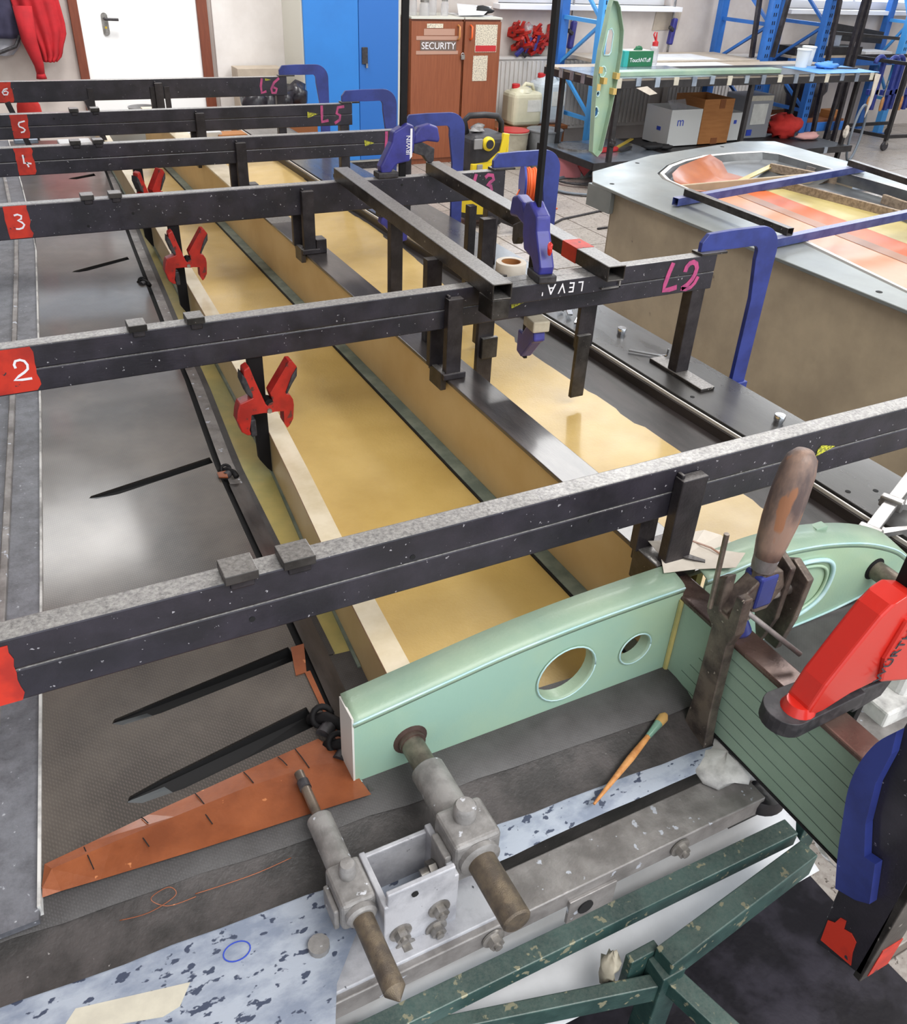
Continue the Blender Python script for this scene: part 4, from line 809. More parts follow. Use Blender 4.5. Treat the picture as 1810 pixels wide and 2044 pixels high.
# ------------------------------------------------------------------ trestle under the mould
tr = thing('trestle', 'dark green steel trestle frame carrying the mould', 'trestle', (.5, .5, 0))
def angle(p0, p1, w_, h_, name='beam'):
    return B().bar(p0, p1, w_, h_).make(name, 'frame_green', tr, bevel=.002)
angle((-.4, .5, .445), (.905, .479, .445), .03, .03)
angle((.905, .44, .43), (.59, .403, .43), .032, .05, 'brace')
angle((.60, .395, .385), (.10, .53, .385), .02, .04, 'brace')
angle((.605, .40, .395), (.66, .23, .38), .03, .03, 'brace')
B().bx(.58, .62, .385, .42, .0, .43).make('leg', 'frame_green', tr, bevel=.002)
B().bx(.14, .19, .47, .515, 0, .43).make('leg', 'frame_green', tr, bevel=.002)
B().bx(.55, .60, .42, .435, .36, .44).make('gusset', 'frame_green', tr, bevel=.002)
for x, y in ((1.2, .62), (1.2, 4.5), (-.6, 4.5), (-.6, .7), (1.2, 2.6), (-.6, 2.6)):
    B().bx(x - .025, x + .025, y - .025, y + .025, 0, .46).make('leg', 'frame_green', tr, bevel=.002)
B().bx(-.63, 1.24, 4.47, 4.53, .4, .452).make('beam', 'frame_green', tr); B().bx(-.63, 1.24, .6, .65, .4, .452).make('beam', 'frame_green', tr)
for x, y, z in ((.18, .478, .44), (.225, .478, .44)): B().lathe([(.009, 0), (.009, .006), (.004, .012)], (x, y, z), FR, 12).make('bolt', 'bolt', tr, smooth=True)
PP = [(0, .525), (.4, .535), (.75, .50), (1, .435)]; PZ = [(0, .60), (.4, .45), (.75, .36), (1, .335)]
o = B().grid(lambda u, v: Vector((.14 + .84 * u, lerp(PP, v) + .02 * v * v * (u - .5) + .004 * math.sin(9 * u), lerp(PZ, v) + .004 * math.sin(14 * u + 5 * v))), 24, 12).make('paper_sheet', 'paper_white', smooth='all')
o.modifiers.new('solid', 'SOLIDIFY').thickness = .001; tag(o, 'white paper sheet hanging behind the green trestle beam', 'paper')
o = B().blob((.53, .44, .41), .014, .014, .04, .25, 10, 8, 5).make('resin_drip', 'plaster', smooth='all'); o.rotation_euler = (0, 0, 0)
tag(o, 'grey lump of hardened filler hanging on the green trestle', 'filler')
rd = random.Random(12)
def crumple(x0, x1, y0, y1, z, amp, n, seed, fn=None):
    r_ = random.Random(seed); H = [[r_.uniform(0, amp) for _ in range(n + 1)] for _ in range(n + 1)]
    return B().grid(lambda u, v: Vector((x0 + (x1 - x0) * u + (fn(v) if fn else 0), y0 + (y1 - y0) * v, z + H[int(round(u * n))][int(round(v * n))])), n, n)
o = crumple(-.6, 1.20, -.1, 1.6, .009, .012, 26, 4).make('plastic_sheet', 'plastic_black', smooth='all'); tag(o, 'crinkled black plastic sheet spread on the floor under the mould', 'plastic sheet')
o = B().grid(lambda u, v: Vector((.80 + .10 * v + .012 * math.sin(7 * u + 3 * v), .44 - .15 * u, .60 - .12 * v + .02 * u)), 10, 8).make('plastic_film', 'film_clear', smooth='all')
tag(o, 'clear crumpled plastic film hanging below the spar stub', 'plastic film'); 
o = B().prism([(.79, .47, .615), (.86, .44, .60), (.83, .41, .598)], (0, .001, .006)).make('pink_scrap', 'pink_film'); tag(o, 'small pink plastic scrap under the spar stub', 'scrap')

for k, (pts, lb) in enumerate((([(.03, .603, .703), (.06, .600, .7035), (.10, .598, .7035), (.14, .600, .7035)], 'thin coppery fibre strand on the dark mould lip, right one'), ([(-.05, .607, .703), (-.02, .602, .704), (.01, .606, .71), (.005, .615, .716), (-.015, .612, .712), (.0, .601, .704), (.03, .599, .7035)], 'curled coppery fibre strand on the dark mould lip, left one'))):
    tag(B().tube(curve(pts, 6), .0006, 5).make('fibre_strand', 'copper', smooth='all'), lb, 'fibre', 'loose fibres on the mould lip')
# ================================================================== second mould to the right
m2 = thing('second_mould', 'fibreglass mould with grey flange and orange and yellow laminate inside', 'mould', (3.4, 2.2, 0))
zt = .65
ou = [(2.60, .3), (2.60, 3.2), (2.615, 3.52), (2.74, 3.70), (3.3, 3.945), (4.15, 4.135), (4.37, 4.08), (4.36, 3.4), (4.34, .3)]
inn = [(2.62, .9), (2.70, 1.6), (2.748, 1.816), (2.872, 2.529), (2.926, 2.918), (2.985, 3.36), (3.0, 3.46), (3.06, 3.58), (3.226, 3.712), (3.4, 3.80), (3.6, 3.867), (3.85, 3.885), (4.04, 3.87), (4.10, 3.80), (4.10, .9)]
B().prism([(x, y, zt) for x, y in ou], (0, 0, -.014), [[(x, y, zt) for x, y in inn]]).make('flange', 'mould2_flange', m2, bevel=.002, seg=1)
cen = Vector((3.5, 2.4, 0))
def inset(k): return [Vector((x, y, 0)) + (cen - Vector((x, y, 0))).normalized() * k for x, y in inn]
def ringq(r0, z0, r1, z1, name, mt):
    n = len(inn); return B().add([(p.x, p.y, z0) for p in r0] + [(p.x, p.y, z1) for p in r1], [(i, (i + 1) % n, n + (i + 1) % n, n + i) for i in range(n)]).make(name, mt, m2, smooth=True)
ringq(inset(0), zt - .001, inset(.012), zt - .012, 'groove', 'hole_dark')
ringq(inset(.012), zt - .012, inset(.016), zt + .003, 'seal', 'seal_white'); ringq(inset(.016), zt + .003, inset(.04), zt + .002, 'seal_lip', 'seal_white')
ringq(inset(.04), zt + .002, inset(.075), zt - .05, 'side_wall', 'skin_grey2')
# skirt
B().bx(2.642, 2.655, .3, 3.385, .05, .637).make('skirt', 'fibreglass', m2, bevel=.004)
B().bx(2.642, 4.3, 3.375, 3.388, .05, .637).make('skirt', 'fibreglass', m2, bevel=.004)
B().bx(2.585, 2.66, .3, 3.40, .045, .055).make('skirt_lip', 'fibreglass', m2, bevel=.002)
B().bx(2.612, 2.64, 3.36, 3.55, .535, .638).make('corner_plate', 'mould2_flange', m2, bevel=.003)
for x, y in ((2.9, 3.55), (4.1, 3.5), (4.1, .8)):
    B().lathe([(.045, -.014), (.05, -.008), (.05, .008), (.045, .014)], (x, y, .05), (1, .3, 0), 18).make('castor', 'grip_black', m2, smooth=True)
    B().bx(x - .02, x + .02, y - .02, y + .02, .09, .14).make('castor_fork', 'alu_dirty', m2, bevel=.002)
    B().bx(x - .03, x + .03, y - .03, y + .03, .14, .637).make('stand_leg', 'alu_dirty', m2)
for x, y in ((2.68, 3.45), (3.1, 3.80), (3.9, 4.03), (2.66, 1.86), (2.67, 1.46)): B().lathe([(.012, 0), (.012, .0008)], (x, y, zt), (0, 0, 1), 14).make('flange_hole', 'hole_dark', m2)
ln = lambda x3, y: x3 + .10 * (y - 3.27)
z2 = lambda x: lerp([(2.6, .62), (2.9, .598), (3.2, .585), (3.6, .58), (4.0, .59), (4.15, .6)], x)
def zone(name, mt, a, c_, ya=.9, yb=3.34, dz=0):
    return B().grid(lambda u, v: (lambda y: (lambda x: Vector((x, y, z2(x) + dz)))(a(y) + (c_(y) - a(y)) * u))(ya + (yb - ya) * v), 6, 14).make(name, mt, w2, smooth='all')
w2 = thing('laminate_skin', 'orange and yellow laminate skin lying in the second mould', 'laminate', (3.4, 2.2, .58))
zone('pale_orange_band', 'orange_pale', lambda y: lerp([(.9, 2.66), (1.8, 2.79), (2.9, 2.97), (3.4, 3.03)], y), lambda y: ln(3.36, y)); zone('brown_band', 'skin_brown2', lambda y: ln(3.355, y), lambda y: ln(3.435, y), dz=.0015)
zone('orange_band', 'orange_skin', lambda y: ln(3.43, y), lambda y: ln(3.60, y)); zone('yellow_band', 'skin_yellow2', lambda y: ln(3.595, y), lambda y: ln(3.86, y), ya=2.1); zone('orange_end', 'orange_skin', lambda y: ln(3.595, y), lambda y: ln(3.86, y), yb=2.1)
zone('grey_band', 'skin_grey2', lambda y: ln(3.855, y), lambda y: 4.06)
# tip end: grey skin and an orange film draped in the corner
ends = [(3.02, 3.33), (3.05, 3.46), (3.1, 3.56), (3.25, 3.68), (3.42, 3.765), (3.6, 3.83), (3.85, 3.85), (4.02, 3.84), (4.06, 3.78), (4.06, 3.33)]
B().add([(x, y, zt - .03) for x, y in ends] + [(3.2, 3.33, .575), (3.35, 3.48, .573), (3.6, 3.58, .573), (3.95, 3.6, .585), (3.95, 3.33, .585)],
        [(0, 1, 10), (1, 2, 11, 10), (2, 3, 11), (3, 4, 12, 11), (4, 5, 12), (5, 6, 13, 12), (6, 7, 13), (7, 8, 13), (8, 9, 14, 13), (10, 11, 12, 13, 14)]).make('grey_tip', 'skin_grey2', w2, smooth='all')
of = B().add([(3.05, 3.34, .62), (3.08, 3.47, .635), (3.14, 3.56, .645), (3.28, 3.67, .65), (3.45, 3.75, .655), (3.6, 3.80, .668), (3.64, 3.74, .64), (3.62, 3.66, .60), (3.68, 3.58, .588), (3.72, 3.47, .584), (3.6, 3.34, .588), (3.3, 3.34, .59), (3.3, 3.5, .585), (3.5, 3.6, .585)],
             [(0, 1, 12, 11), (1, 2, 12), (2, 3, 12), (3, 4, 13, 12), (4, 5, 6), (4, 6, 7, 13), (13, 7, 8), (13, 8, 9), (12, 13, 9, 10), (12, 10, 11)]).make('orange_film', 'orange_film', smooth=True)
of.modifiers.new('solid', 'SOLIDIFY').thickness = .001; tag(of, 'orange plastic film draped in the far corner of the second mould', 'film')
tag(B().bar((3.56, 3.49, .6), (4.0, 3.70, .612), .035, .006).make('yellow_strip', 'skin_yellow2'), 'pale yellow strip lying across the far end of the second mould', 'strip')
for k, (a, c_, lb) in enumerate((((3.93, 3.66, .61), (4.06, 3.30, .61), 'chipboard strip standing under the far blue rail'), ((3.72, 3.37, .60), (3.84, 2.56, .60), 'long chipboard strip dividing yellow from grey in the second mould'), ((3.98, 2.93, .61), (3.92, 2.45, .61), 'chipboard strip by the right edge of the second mould'))):
    tag(B().bar(a, c_, .02, .045).make('chipboard_strip', 'chipboard', bevel=.002), lb, 'board', 'chipboard strips in the second mould')
for k, (a, c_, lb) in enumerate((((2.70, 3.008, .672), (4.21, 3.275, .672), 'blue square tube across the far part of the second mould'), ((2.635, 2.378, .672), (4.2, 2.585, .672), 'blue square tube across the second mould, behind the L2 clamp'))):
    tag(B().hollow(a, c_, .034, .034, .003).make('blue_tube', 'tube_blue', bevel=.002), lb, 'steel tube', 'blue tubes across the second mould')
for k, (a, c_, lb) in enumerate((((2.775, 3.03, .704), (2.755, 2.385, .704), 'short black tube joining the two blue tubes on their left'), ((4.10, 3.28, .704), (3.98, 2.45, .704), 'black tube joining the two blue tubes on their right'))):
    tag(B().hollow(a, c_, .032, .029, .003).make('black_tube', 'steel_rail', bevel=.002), lb, 'steel tube', 'black tubes joining the blue tubes')
# ================================================================== back of the room
# blue cabinet
cb = thing('metal_cabinet', 'tall bright blue metal cabinet with pale grey sides against the back wall', 'cabinet', (2.68, 7.0, 0))
B().bx(2.286, 3.075, 6.815, 7.26, .06, 1.95).make('body', 'cab_grey', cb, bevel=.004)
B().bx(2.296, 2.722, 6.797, 6.815, .08, 1.93).make('door', 'cab_blue', cb, bevel=.003)
dr = B().bx(2.726, 3.05, 6.797, 6.815, .08, 1.93).make('door', 'cab_blue_door', cb, bevel=.003)
B().bx(2.745, 2.793, 6.786, 6.797, .77, .885).make('handle', 'grip_black', dr, bevel=.004)
B().bx(2.775, 2.79, 6.781, 6.787, .745, .775).make('key', 'bolt', dr)
B().bx(2.30, 3.06, 6.83, 7.25, 0, .06).make('plinth', 'grip_black', cb)
# wood lockers
def locker(x0, x1, y, lab, hx):
    t = thing('wood_locker', lab, 'locker', ((x0 + x1) / 2, 7.05, 0), 'brown wooden lockers')
    B().bx(x0, x1, y + .02, 7.26, 0, 1.07).make('body', 'locker_wood', t, bevel=.003)
    d = B().bx(x0 + .004, x1 - .004, y, y + .018, .05, 1.055).make('door', 'locker_wood', t, bevel=.002)
    B().tube([(hx, y, 1.03), (hx, y - .03, 1.02), (hx, y - .032, .955), (hx, y - .03, .94), (hx, y, .93)], .008, 8).make('handle', 'wood_new' if hx < 3.64 else 'orange_cord', d, smooth='all')
    B().bx(x0 + .0, x1, y - .005, 7.26, 1.07, 1.085).make('top', 'cab_grey', t, bevel=.002)
    return t, d
l1, d1 = locker(3.175, 3.632, 6.84, 'brown wooden locker with a SECURITY sign on its door', 3.585)
l2, d2 = locker(3.646, 3.985, 6.845, 'brown wooden locker with taped paper sheets on its door', 3.70)
def sheet(name, x0, x1, z0, z1, y, mt, par, dz=0): return B().prism([(x0, y, z0), (x1, y, z0 + dz), (x1, y, z1 + dz), (x0, y, z1)], (0, -.0015, 0)).make(name, mt, par)
s_ = sheet('security_sign', 3.255, 3.572, .855, .925, 6.8385, 'sign_dark', d1, -.004); text('lettering', 'SECURITY', .068, (3.264, 6.8365, .866), (1, 0, -.01), (0, 0, 1), 'white_mark', s_)
for z0, z1, a, c_ in ((.928, .955, 3.22, 3.59), (.828, .853, 3.22, 3.59), (.96, 1.005, 3.285, 3.555)): sheet('tape_strip', a, c_, z0, z1, 6.8388, 'sign_tape', d1)
sheet('label_strip', 3.31, 3.45, 1.01, 1.04, 6.8385, 'paper_print', d1)
n_ = sheet('notice', 3.745, 3.945, .84, 1.035, 6.8435, 'paper_print', d2); sheet('red_band', 3.75, 3.94, .845, .888, 6.8415, 'red_plastic', n_)
sheet('notice', 3.735, 3.87, .63, .815, 6.8435, 'paper_print', d2)
pl = thing('padlock', 'small steel padlock between the two locker doors', 'padlock', (3.64, 6.83, .83)); B().bx(3.612, 3.645, 6.815, 6.835, .79, .825).make('body', 'bolt', pl, bevel=.003)
B().tube(arc((3.628, 6.825, .825), .012, 0, 180, 10), .003, 8).make('shackle', 'chrome', pl, smooth='all')
# on the lockers
for k, (x, y, r_, h_) in enumerate(((3.25, 6.98, .035, .12), (3.34, 6.95, .04, .09), (3.43, 7.0, .035, .14), (3.52, 6.96, .03, .1))):
    t = thing('glass_jar', 'clear glass jar on the locker top, %s' % ('leftmost of four', 'second from the left', 'tall one, third from the left', 'rightmost of four')[k], 'jar', (x, y, 1.085), 'jars on the locker')
    B().lathe([(r_, 0), (r_, h_ * .8), (r_ * .8, h_ * .92), (r_ * .8, h_)], (x, y, 1.0852), n=18).make('glass', 'film_clear', t, smooth=True)
    B().lathe([(r_ * .85, h_), (r_ * .85, h_ + .015)], (x, y, 1.0852), n=18).make('lid', 'bolt', t, smooth=True)
o = B().bx(3.62, 3.93, 6.9, 7.15, 1.0855, 1.093).make('paper_pile', 'paper_white'); o.location = (0, 0, 0); tag(o, 'white papers lying on the right locker', 'papers')
o = B().add([(3.60, 6.87, 1.094), (3.82, 6.86, 1.10), (3.97, 7.0, 1.15), (3.7, 7.1, 1.16)], [(0, 1, 2, 3)]).make('paper_sheet', 'paper_white'); o.modifiers.new('solid', 'SOLIDIFY').thickness = .002; tag(o, 'large bent white sheet on top of the lockers', 'paper')
o = B().blob((3.88, 6.98, 1.125), .09, .06, .03, .25, 10, 6, 4).make('black_cloth', 'glove_black', smooth='all'); tag(o, 'black cloth on the right locker top', 'cloth')
# radiators
for k, (x0, x1) in enumerate(((4.1, 5.9), (6.1, 7.9))):
    t = thing('radiator', ('white ribbed wall radiator right of the lockers, heap of clamps on top', 'white ribbed wall radiator behind the blue rack frames')[k], 'radiator', ((x0 + x1) / 2, 7.22, .16)); B().bx(x0, x1, 7.19, 7.26, .16, .745).make('body', 'radiator', t, bevel=.004); B().bx(x0 + .2, x0 + .24, 7.26, 7.29, .3, .6).make('bracket', 'bolt', t)
    n = int((x1 - x0) / .045)
    for i in range(n): B().bx(x0 + .012 + i * .045, x0 + .035 + i * .045, 7.178, 7.19, .19, .73).make('rib', 'radiator', t, bevel=.004, seg=1)
    B().bx(x0 - .002, x1 + .002, 7.176, 7.262, .745, .765).make('top_grille', 'radiator', t)
# heap of clamps on the radiator
rd = random.Random(21)
def mini():
    t = thing('spring_clamp', 'red spring clamp in the heap on the radiator', 'clamp', (0, 0, 0), 'red spring clamps heaped on the radiator')
    for sgn in (-1, 1):
        B().prism([(sgn * x, -.012, z) for x, z in [(.0, .0), (.035, .03), (.03, .06), (.01, .055), (-.03, .13), (-.045, .12), (-.012, .04)]], (0, .024, 0)).make('jaw_lever', 'clamp_red', t, bevel=.003)
    B().tube([(0, -.016, .045), (0, .016, .045)], .006, 8).make('pivot', 'grip_black', t)
    return t
proto = mini()
for k in range(24):
    o = proto if k == 0 else copy_tree(proto)
    o.location = (4.24 + .5 * rd.random(), 7.19 + .05 * rd.random(), .79 + .16 * rd.random()); o.rotation_euler = (rd.uniform(-1.2, 1.2), rd.uniform(-1.5, 1.5), rd.uniform(0, 3.1)); s = rd.uniform(1.0, 1.4); o.scale = (s, s, s)
for k in range(3):
    t = thing('quick_clamp', 'dark blue quick clamp in the heap on the radiator', 'clamp', (0, 0, 0), 'blue quick clamps heaped on the radiator')
    B().bar((0, 0, 0), (.03, 0, .13), .03, .035).make('body', 'quick_blue', t, bevel=.006); B().bar((.02, 0, .06), (.09, 0, .04), .02, .025).make('handle', 'grip_black', t, bevel=.005)
    t.location = (4.33 + .09 * k, 7.17, .775 + .02 * k); t.rotation_euler = (.3, .5 - .4 * k, .6 * k)
o = crumple(4.36, 4.54, 7.16, 7.22, .9, .03, 6, 3); o = B().blob((4.45, 7.19, .94), .06, .045, .085, .12, 10, 8, 6).make('white_bag', 'film_clear', smooth='all'); tag(o, 'crumpled white plastic bag on the clamp heap', 'bag')
# jugs, buckets
bx_ = thing('low_bench', 'low dark wooden bench against the radiator, under the plastic jugs', 'bench', (4.4, 6.95, 0)); B().bx(3.98, 4.69, 6.78, 7.12, .24, .27).make('seat', 'card_dark', bx_, bevel=.003)
for x in (4.02, 4.65):
    B().bx(x - .02, x + .02, 6.8, 7.1, 0, .24).make('leg', 'card_dark', bx_)
def jug(x, y, w_, h_, mt, lab, cap='red_plastic', level=None):
    t = thing('plastic_jug', lab, 'jug', (x, y, .27), 'plastic jugs on the bench')
    B().bx(x - w_ / 2, x + w_ / 2, y - w_ * .4, y + w_ * .4, .2702, .27 + h_ * .82).make('body', mt, t, bevel=w_ * .14, seg=3)
    B().lathe([(w_ * .36, 0), (w_ * .3, h_ * .08), (w_ * .16, h_ * .12)], (x - .02, y, .27 + h_ * .80), n=16).make('shoulder', mt, t, smooth=True)
    B().lathe([(.035, 0), (.035, .03), (.03, .035)], (x - w_ * .26, y, .27 + h_ * .88), n=14).make('cap', cap, t, smooth=True)
    B().tube([(x - .02, y, .27 + h_ * .85), (x + .02, y, .27 + h_ * .98), (x + w_ * .3, y, .27 + h_ * .95), (x + w_ * .38, y, .27 + h_ * .8)], .016, 8).make('handle', mt, t, smooth='all')
    B().bx(x - w_ * .05, x + w_ * .42, y - w_ * .4 - .002, y - w_ * .4, .27 + h_ * .36, .27 + h_ * .64).make('label', 'label_white', t)
    return t
jug(4.27, 6.90, .29, .33, 'jug', 'small yellowish plastic jug with a red cap beside the lockers'); jug(4.55, 6.95, .28, .41, 'jug_blue', 'larger pale blue jug right of the yellowish one')
def bucket(name, x, y, r0, r1, h_, mt, lab, lid=None, rim=True, inside='hole_dark', cat='bucket'):
    t = thing(name, lab, cat, (x, y, 0)); B().lathe([(r0, .0085), (r1, h_), (r1 * .96, h_), (r0 * .96, .02), (.001, .02)], (x, y, 0), n=24).make('body', mt, t, smooth=True)
    if rim: B().lathe([(r1, -.012), (r1 * 1.04, -.006), (r1 * 1.04, .003), (r1 * .98, .004)], (x, y, h_), n=24).make('rim', mt, t, smooth=True)
    if lid: B().lathe([(r1 * 1.03, 0), (r1 * 1.03, .012), (.001, .014)], (x, y, h_), n=24).make('lid', lid, t, smooth=True)
    return t
t = bucket('grey_bucket', 4.27, 6.5, .12, .15, .30, 'bucket_grey', 'grey metal bucket with a red mark, in front of the jugs'); B().prism([(4.25, 6.365, .12), (4.28, 6.365, .10), (4.30, 6.362, .2), (4.27, 6.36, .22)], (0, -.004, 0)).make('red_mark', 'red_plastic', t)
bucket('cream_bucket', 3.99, 6.55, .11, .13, .29, 'bucket_cream', 'dirty cream bucket with a dark red lid right of the vacuum cleaner', 'red_plastic')
t = bucket('paint_can', 4.36, 6.15, .15, .15, .22, 'bolt', 'silver paint can with a red diamond label under the steel table', 'bolt', cat='can')
B().prism([(4.36, 5.994, .03), (4.44, 5.999, .10), (4.37, 5.99, .18), (4.29, 5.996, .11)], (0, -.004, 0)).make('label', 'red_plastic', t); B().lathe([(.1505, .02), (.1505, .2)], (4.30, 6.15, 0), n=24).make('label_band', 'pink_film', t, smooth=True)
bucket('blue_tub', 4.62, 6.2, .07, .08, .12, 'rack_blue', 'small blue tub beside the silver paint can', cat='tub')
# vacuum cleaner
vc = thing('vacuum_cleaner', 'yellow and black wet vacuum cleaner standing beyond the L3 and L4 clamps', 'vacuum cleaner', (2.90, 5.15, 0))
B().lathe([(.15, .06), (.165, .1), (.165, .30), (.17, .33)], (2.90, 5.15, 0), n=28).make('drum', 'vac_black', vc, smooth=True)
B().lathe([(.168, .1), (.17, .11), (.17, .25), (.168, .26)], (2.90, 5.15, 0), n=28).make('yellow_band', 'vac_yellow', vc, smooth=True)
B().bx(2.765, 3.035, 5.02, 5.28, .33, .58).make('head', 'vac_black', vc, bevel=.05, seg=4)
B().prism([(2.77, 5.012, .36), (2.86, 5.006, .36), (2.93, 5.006, .42), (3.0, 5.01, .44), (3.03, 5.012, .58), (2.99, 5.012, .585), (2.96, 5.006, .48), (2.88, 5.004, .42), (2.77, 5.01, .41)], (0, .03, 0)).make('front_trim', 'vac_yellow', vc, bevel=.006)
B().bx(3.015, 3.045, 5.03, 5.27, .42, .56).make('side_trim', 'vac_yellow', vc, bevel=.015)
B().lathe([(.042, 0), (.042, .02), (.03, .03)], (2.875, 5.02, .53), FR, 20).make('dial_ring', 'vac_yellow', vc, smooth=True); B().lathe([(.028, 0), (.026, .036)], (2.875, 5.02, .53), FR, 18).make('dial', 'vac_black', vc, smooth=True)
B().bx(2.775, 2.835, 5.008, 5.02, .50, .56).make('socket_cover', 'vac_grey', vc, bevel=.004); B().bx(2.80, 2.84, 5.0, 5.012, .365, .41).make('latch', 'vac_grey', vc, bevel=.004)
B().tube([(2.79, 5.15, .57), (2.77, 5.15, .645), (2.80, 5.14, .675), (2.9, 5.12, .68), (2.99, 5.12, .67), (3.03, 5.13, .63), (3.045, 5.15, .55)], .019, 12).make('carry_handle', 'vac_black', vc, smooth='all')
B().tube([(2.91, 4.99, .18), (2.90, 4.90, .16), (2.93, 4.85, .10), (3.05, 4.85, .05), (3.18, 4.98, .045), (3.22, 5.15, .05), (3.18, 5.3, .08), (3.10, 5.33, .25), (3.07, 5.30, .45), (3.06, 5.25, .52)], .026, 12).make('hose', 'vac_black', vc, smooth='all')
for a in range(4): B().lathe([(.03, -.015), (.035, 0), (.03, .015)], (2.90 + .15 * math.cos(a * 1.57 + .7), 5.15 + .15 * math.sin(a * 1.57 + .7), .0445), (1, 0, 0), 14).make('castor', 'vac_black', vc, smooth=True)
B().blob((2.85, 5.12, .605), .05, .04, .025, .3, 8, 6, 2).make('rag', 'vac_grey', vc)
# cable reel
cr = thing('cable_reel', 'blue cable reel wound with orange cord on the floor behind the L3 clamp', 'cable reel', (3.49, 5.4, 0))
for dx, rr_ in ((-.07, .135), (.06, .135)):
    B().lathe([(.05, -.006), (rr_, -.008), (rr_ + .003, 0), (rr_, .008), (.05, .006)], (3.49 + dx, 5.4 - dx * .4, .155), (1, -.4, 0), 28).make('flange', 'reel_blue', cr, smooth=True)
for k in range(9):
    c0 = Vector((3.49 - .058 + k * .0128, 5.4 + .4 * (.058 - k * .0128), .155)); ax = Vector((1, -.4, 0)).normalized(); s1 = Vector((.4, 1, 0)).normalized()
    B().tube(arc(c0, .098 + .006 * (k % 3), 0, 360, 22, s1, (0, 0, 1)), .009, 6).make('cord_turn', 'orange_cord', cr, smooth='all')
B().lathe([(.055, 0), (.06, .012), (.055, .02)], (3.555, 5.373, .155), (1, -.4, 0), 22).make('hub', 'orange_cord', cr, smooth=True)
for a in (90, 210, 330): B().lathe([(.02, 0), (.02, .006)], (3.575 + .012 * math.sin(R(a)), 5.363 + .028 * math.cos(R(a)), .155 + .028 * math.sin(R(a))), (1, -.4, 0), 12).make('socket', 'slot_black', cr)
B().bx(3.40, 3.58, 5.33, 5.47, .009, .022).make('stand_foot', 'reel_blue', cr, bevel=.003)
B().tube([(3.40, 5.43, .12), (3.36, 5.42, .06), (3.36, 5.38, .015), (3.45, 5.28, .014), (3.62, 5.25, .014)], .006, 6).make('loose_cord', 'orange_cord', cr, smooth='all')
# cables on the floor
def cable(pts, r_, lab, mt='hose_grey', closed=False):
    o = B().tube(pts, r_, 8).make('cable', mt, smooth='all'); return tag(o, lab, 'cable', 'cables on the floor')
def coil(cx, cy, rx, ry, z0, turns, n=26, j=.06, seed=1):
    r_ = random.Random(seed); out = []
    for k in range(int(turns * n)):
        a = 2 * math.pi * k / n; q_ = 1 + j * math.sin(1.7 * a + seed) * math.cos(.6 * a); out.append((cx + rx * q_ * math.cos(a), cy + ry * q_ * math.sin(a), z0 + .004 * k / n + .004 * math.sin(3 * a)))
    return out
cable(coil(4.25, 5.75, .38, .3, .018, 3.2), .008, 'grey cable coil on the floor under the left end of the steel table')
cable(coil(4.35, 5.95, .30, .25, .03, 3, seed=3), .007, 'dark cable coil on the floor behind the grey coil', 'grip_black')
cable([(3.1, 4.75, .014), (3.5, 5.0, .014), (3.9, 5.1, .014), (4.1, 4.95, .014), (3.95, 4.75, .014), (3.6, 4.72, .014)], .008, 'black cable looping over the pale floor tiles', 'grip_black')
cable(coil(6.5, 5.3, .55, .35, .02, 3.5, seed=5), .012, 'grey hose coil on the floor behind the second mould')
cable([Vector((7.35, 5.85, .25)) + Vector((.22 * math.cos(R(a)), .12 * math.cos(R(a)) + .05, .24 * math.sin(R(a)))) for a in range(-90, 281, 15)] + [(7.1, 5.7, .015), (6.8, 5.4, .015)], .012, 'grey hose standing in an upright loop beside the table leg')
# ------------------------------------------------------------------ steel table
tb = thing('work_table', 'long black-framed work table with shelf, metal-clad top and taped edge', 'table', (5.6, 6.0, 0))
B().bx(4.15, 7.02, 5.6, 6.4, .775, .80).make('table_top', 'board_beige', tb, bevel=.002)
B().bx(4.14, 5.2, 5.59, 6.2, .8, .804).make('metal_sheet', 'sheet_metal', tb); B().bx(5.2, 7.03, 5.59, 6.15, .8, .804).make('metal_sheet', 'table_black', tb)
B().bx(6.3, 7.03, 5.585, 6.0, .804, .807).make('blue_paper', 'glove_blue', tb); B().bx(4.6, 5.9, 6.12, 6.38, .8, .803).make('white_slab', 'paper_white', tb)
B().bx(4.15, 7.02, 5.585, 5.605, .735, .785).make('front_rail', 'table_black', tb, bevel=.002); B().bx(4.14, 4.16, 5.6, 6.4, .735, .785).make('side_rail', 'table_black', tb)
for k in range(16): x = 4.25 + k * .178; B().bx(x, x + .045, 5.582, 5.605, .738 + .01 * (k % 2), .803).make('tape_strip', 'sheet_metal' if k % 3 else 'tape_beige', tb)
for k in range(5): y = 5.68 + k * .15; B().bx(4.137, 4.142, y, y + .05, .738, .80).make('tape_strip', 'sheet_metal', tb)
for x, y in ((4.30, 5.62), (6.93, 5.70), (5.62, 5.62), (4.30, 6.36), (6.93, 6.36)):
    B().bx(x - .018, x + .018, y - .018, y + .018, 0.008, .775).make('leg', 'table_black', tb, bevel=.002)
B().blob((4.30, 5.6, .36), .03, .03, .03, .2, 8, 6).make('joint', 'table_black', tb); B().blob((6.93, 5.68, .32), .03, .03, .05, .2, 8, 6).make('tape_lump', 'paper_cream', tb)
B().bx(4.15, 6.95, 5.60, 6.4, .19, .215).make('lower_shelf', 'table_black', tb, bevel=.002); B().bx(4.15, 4.95, 5.61, 6.4, .215, .218).make('shelf_sheet', 'sheet_metal', tb)
B().bx(4.14, 6.95, 5.585, 5.605, .17, .22).make('shelf_rail', 'table_black', tb)
for k in range(6): x = 4.5 + k * .42; B().bx(x, x + .04, 5.58, 5.605, .172, .222).make('tape_strip', 'sheet_metal', tb)
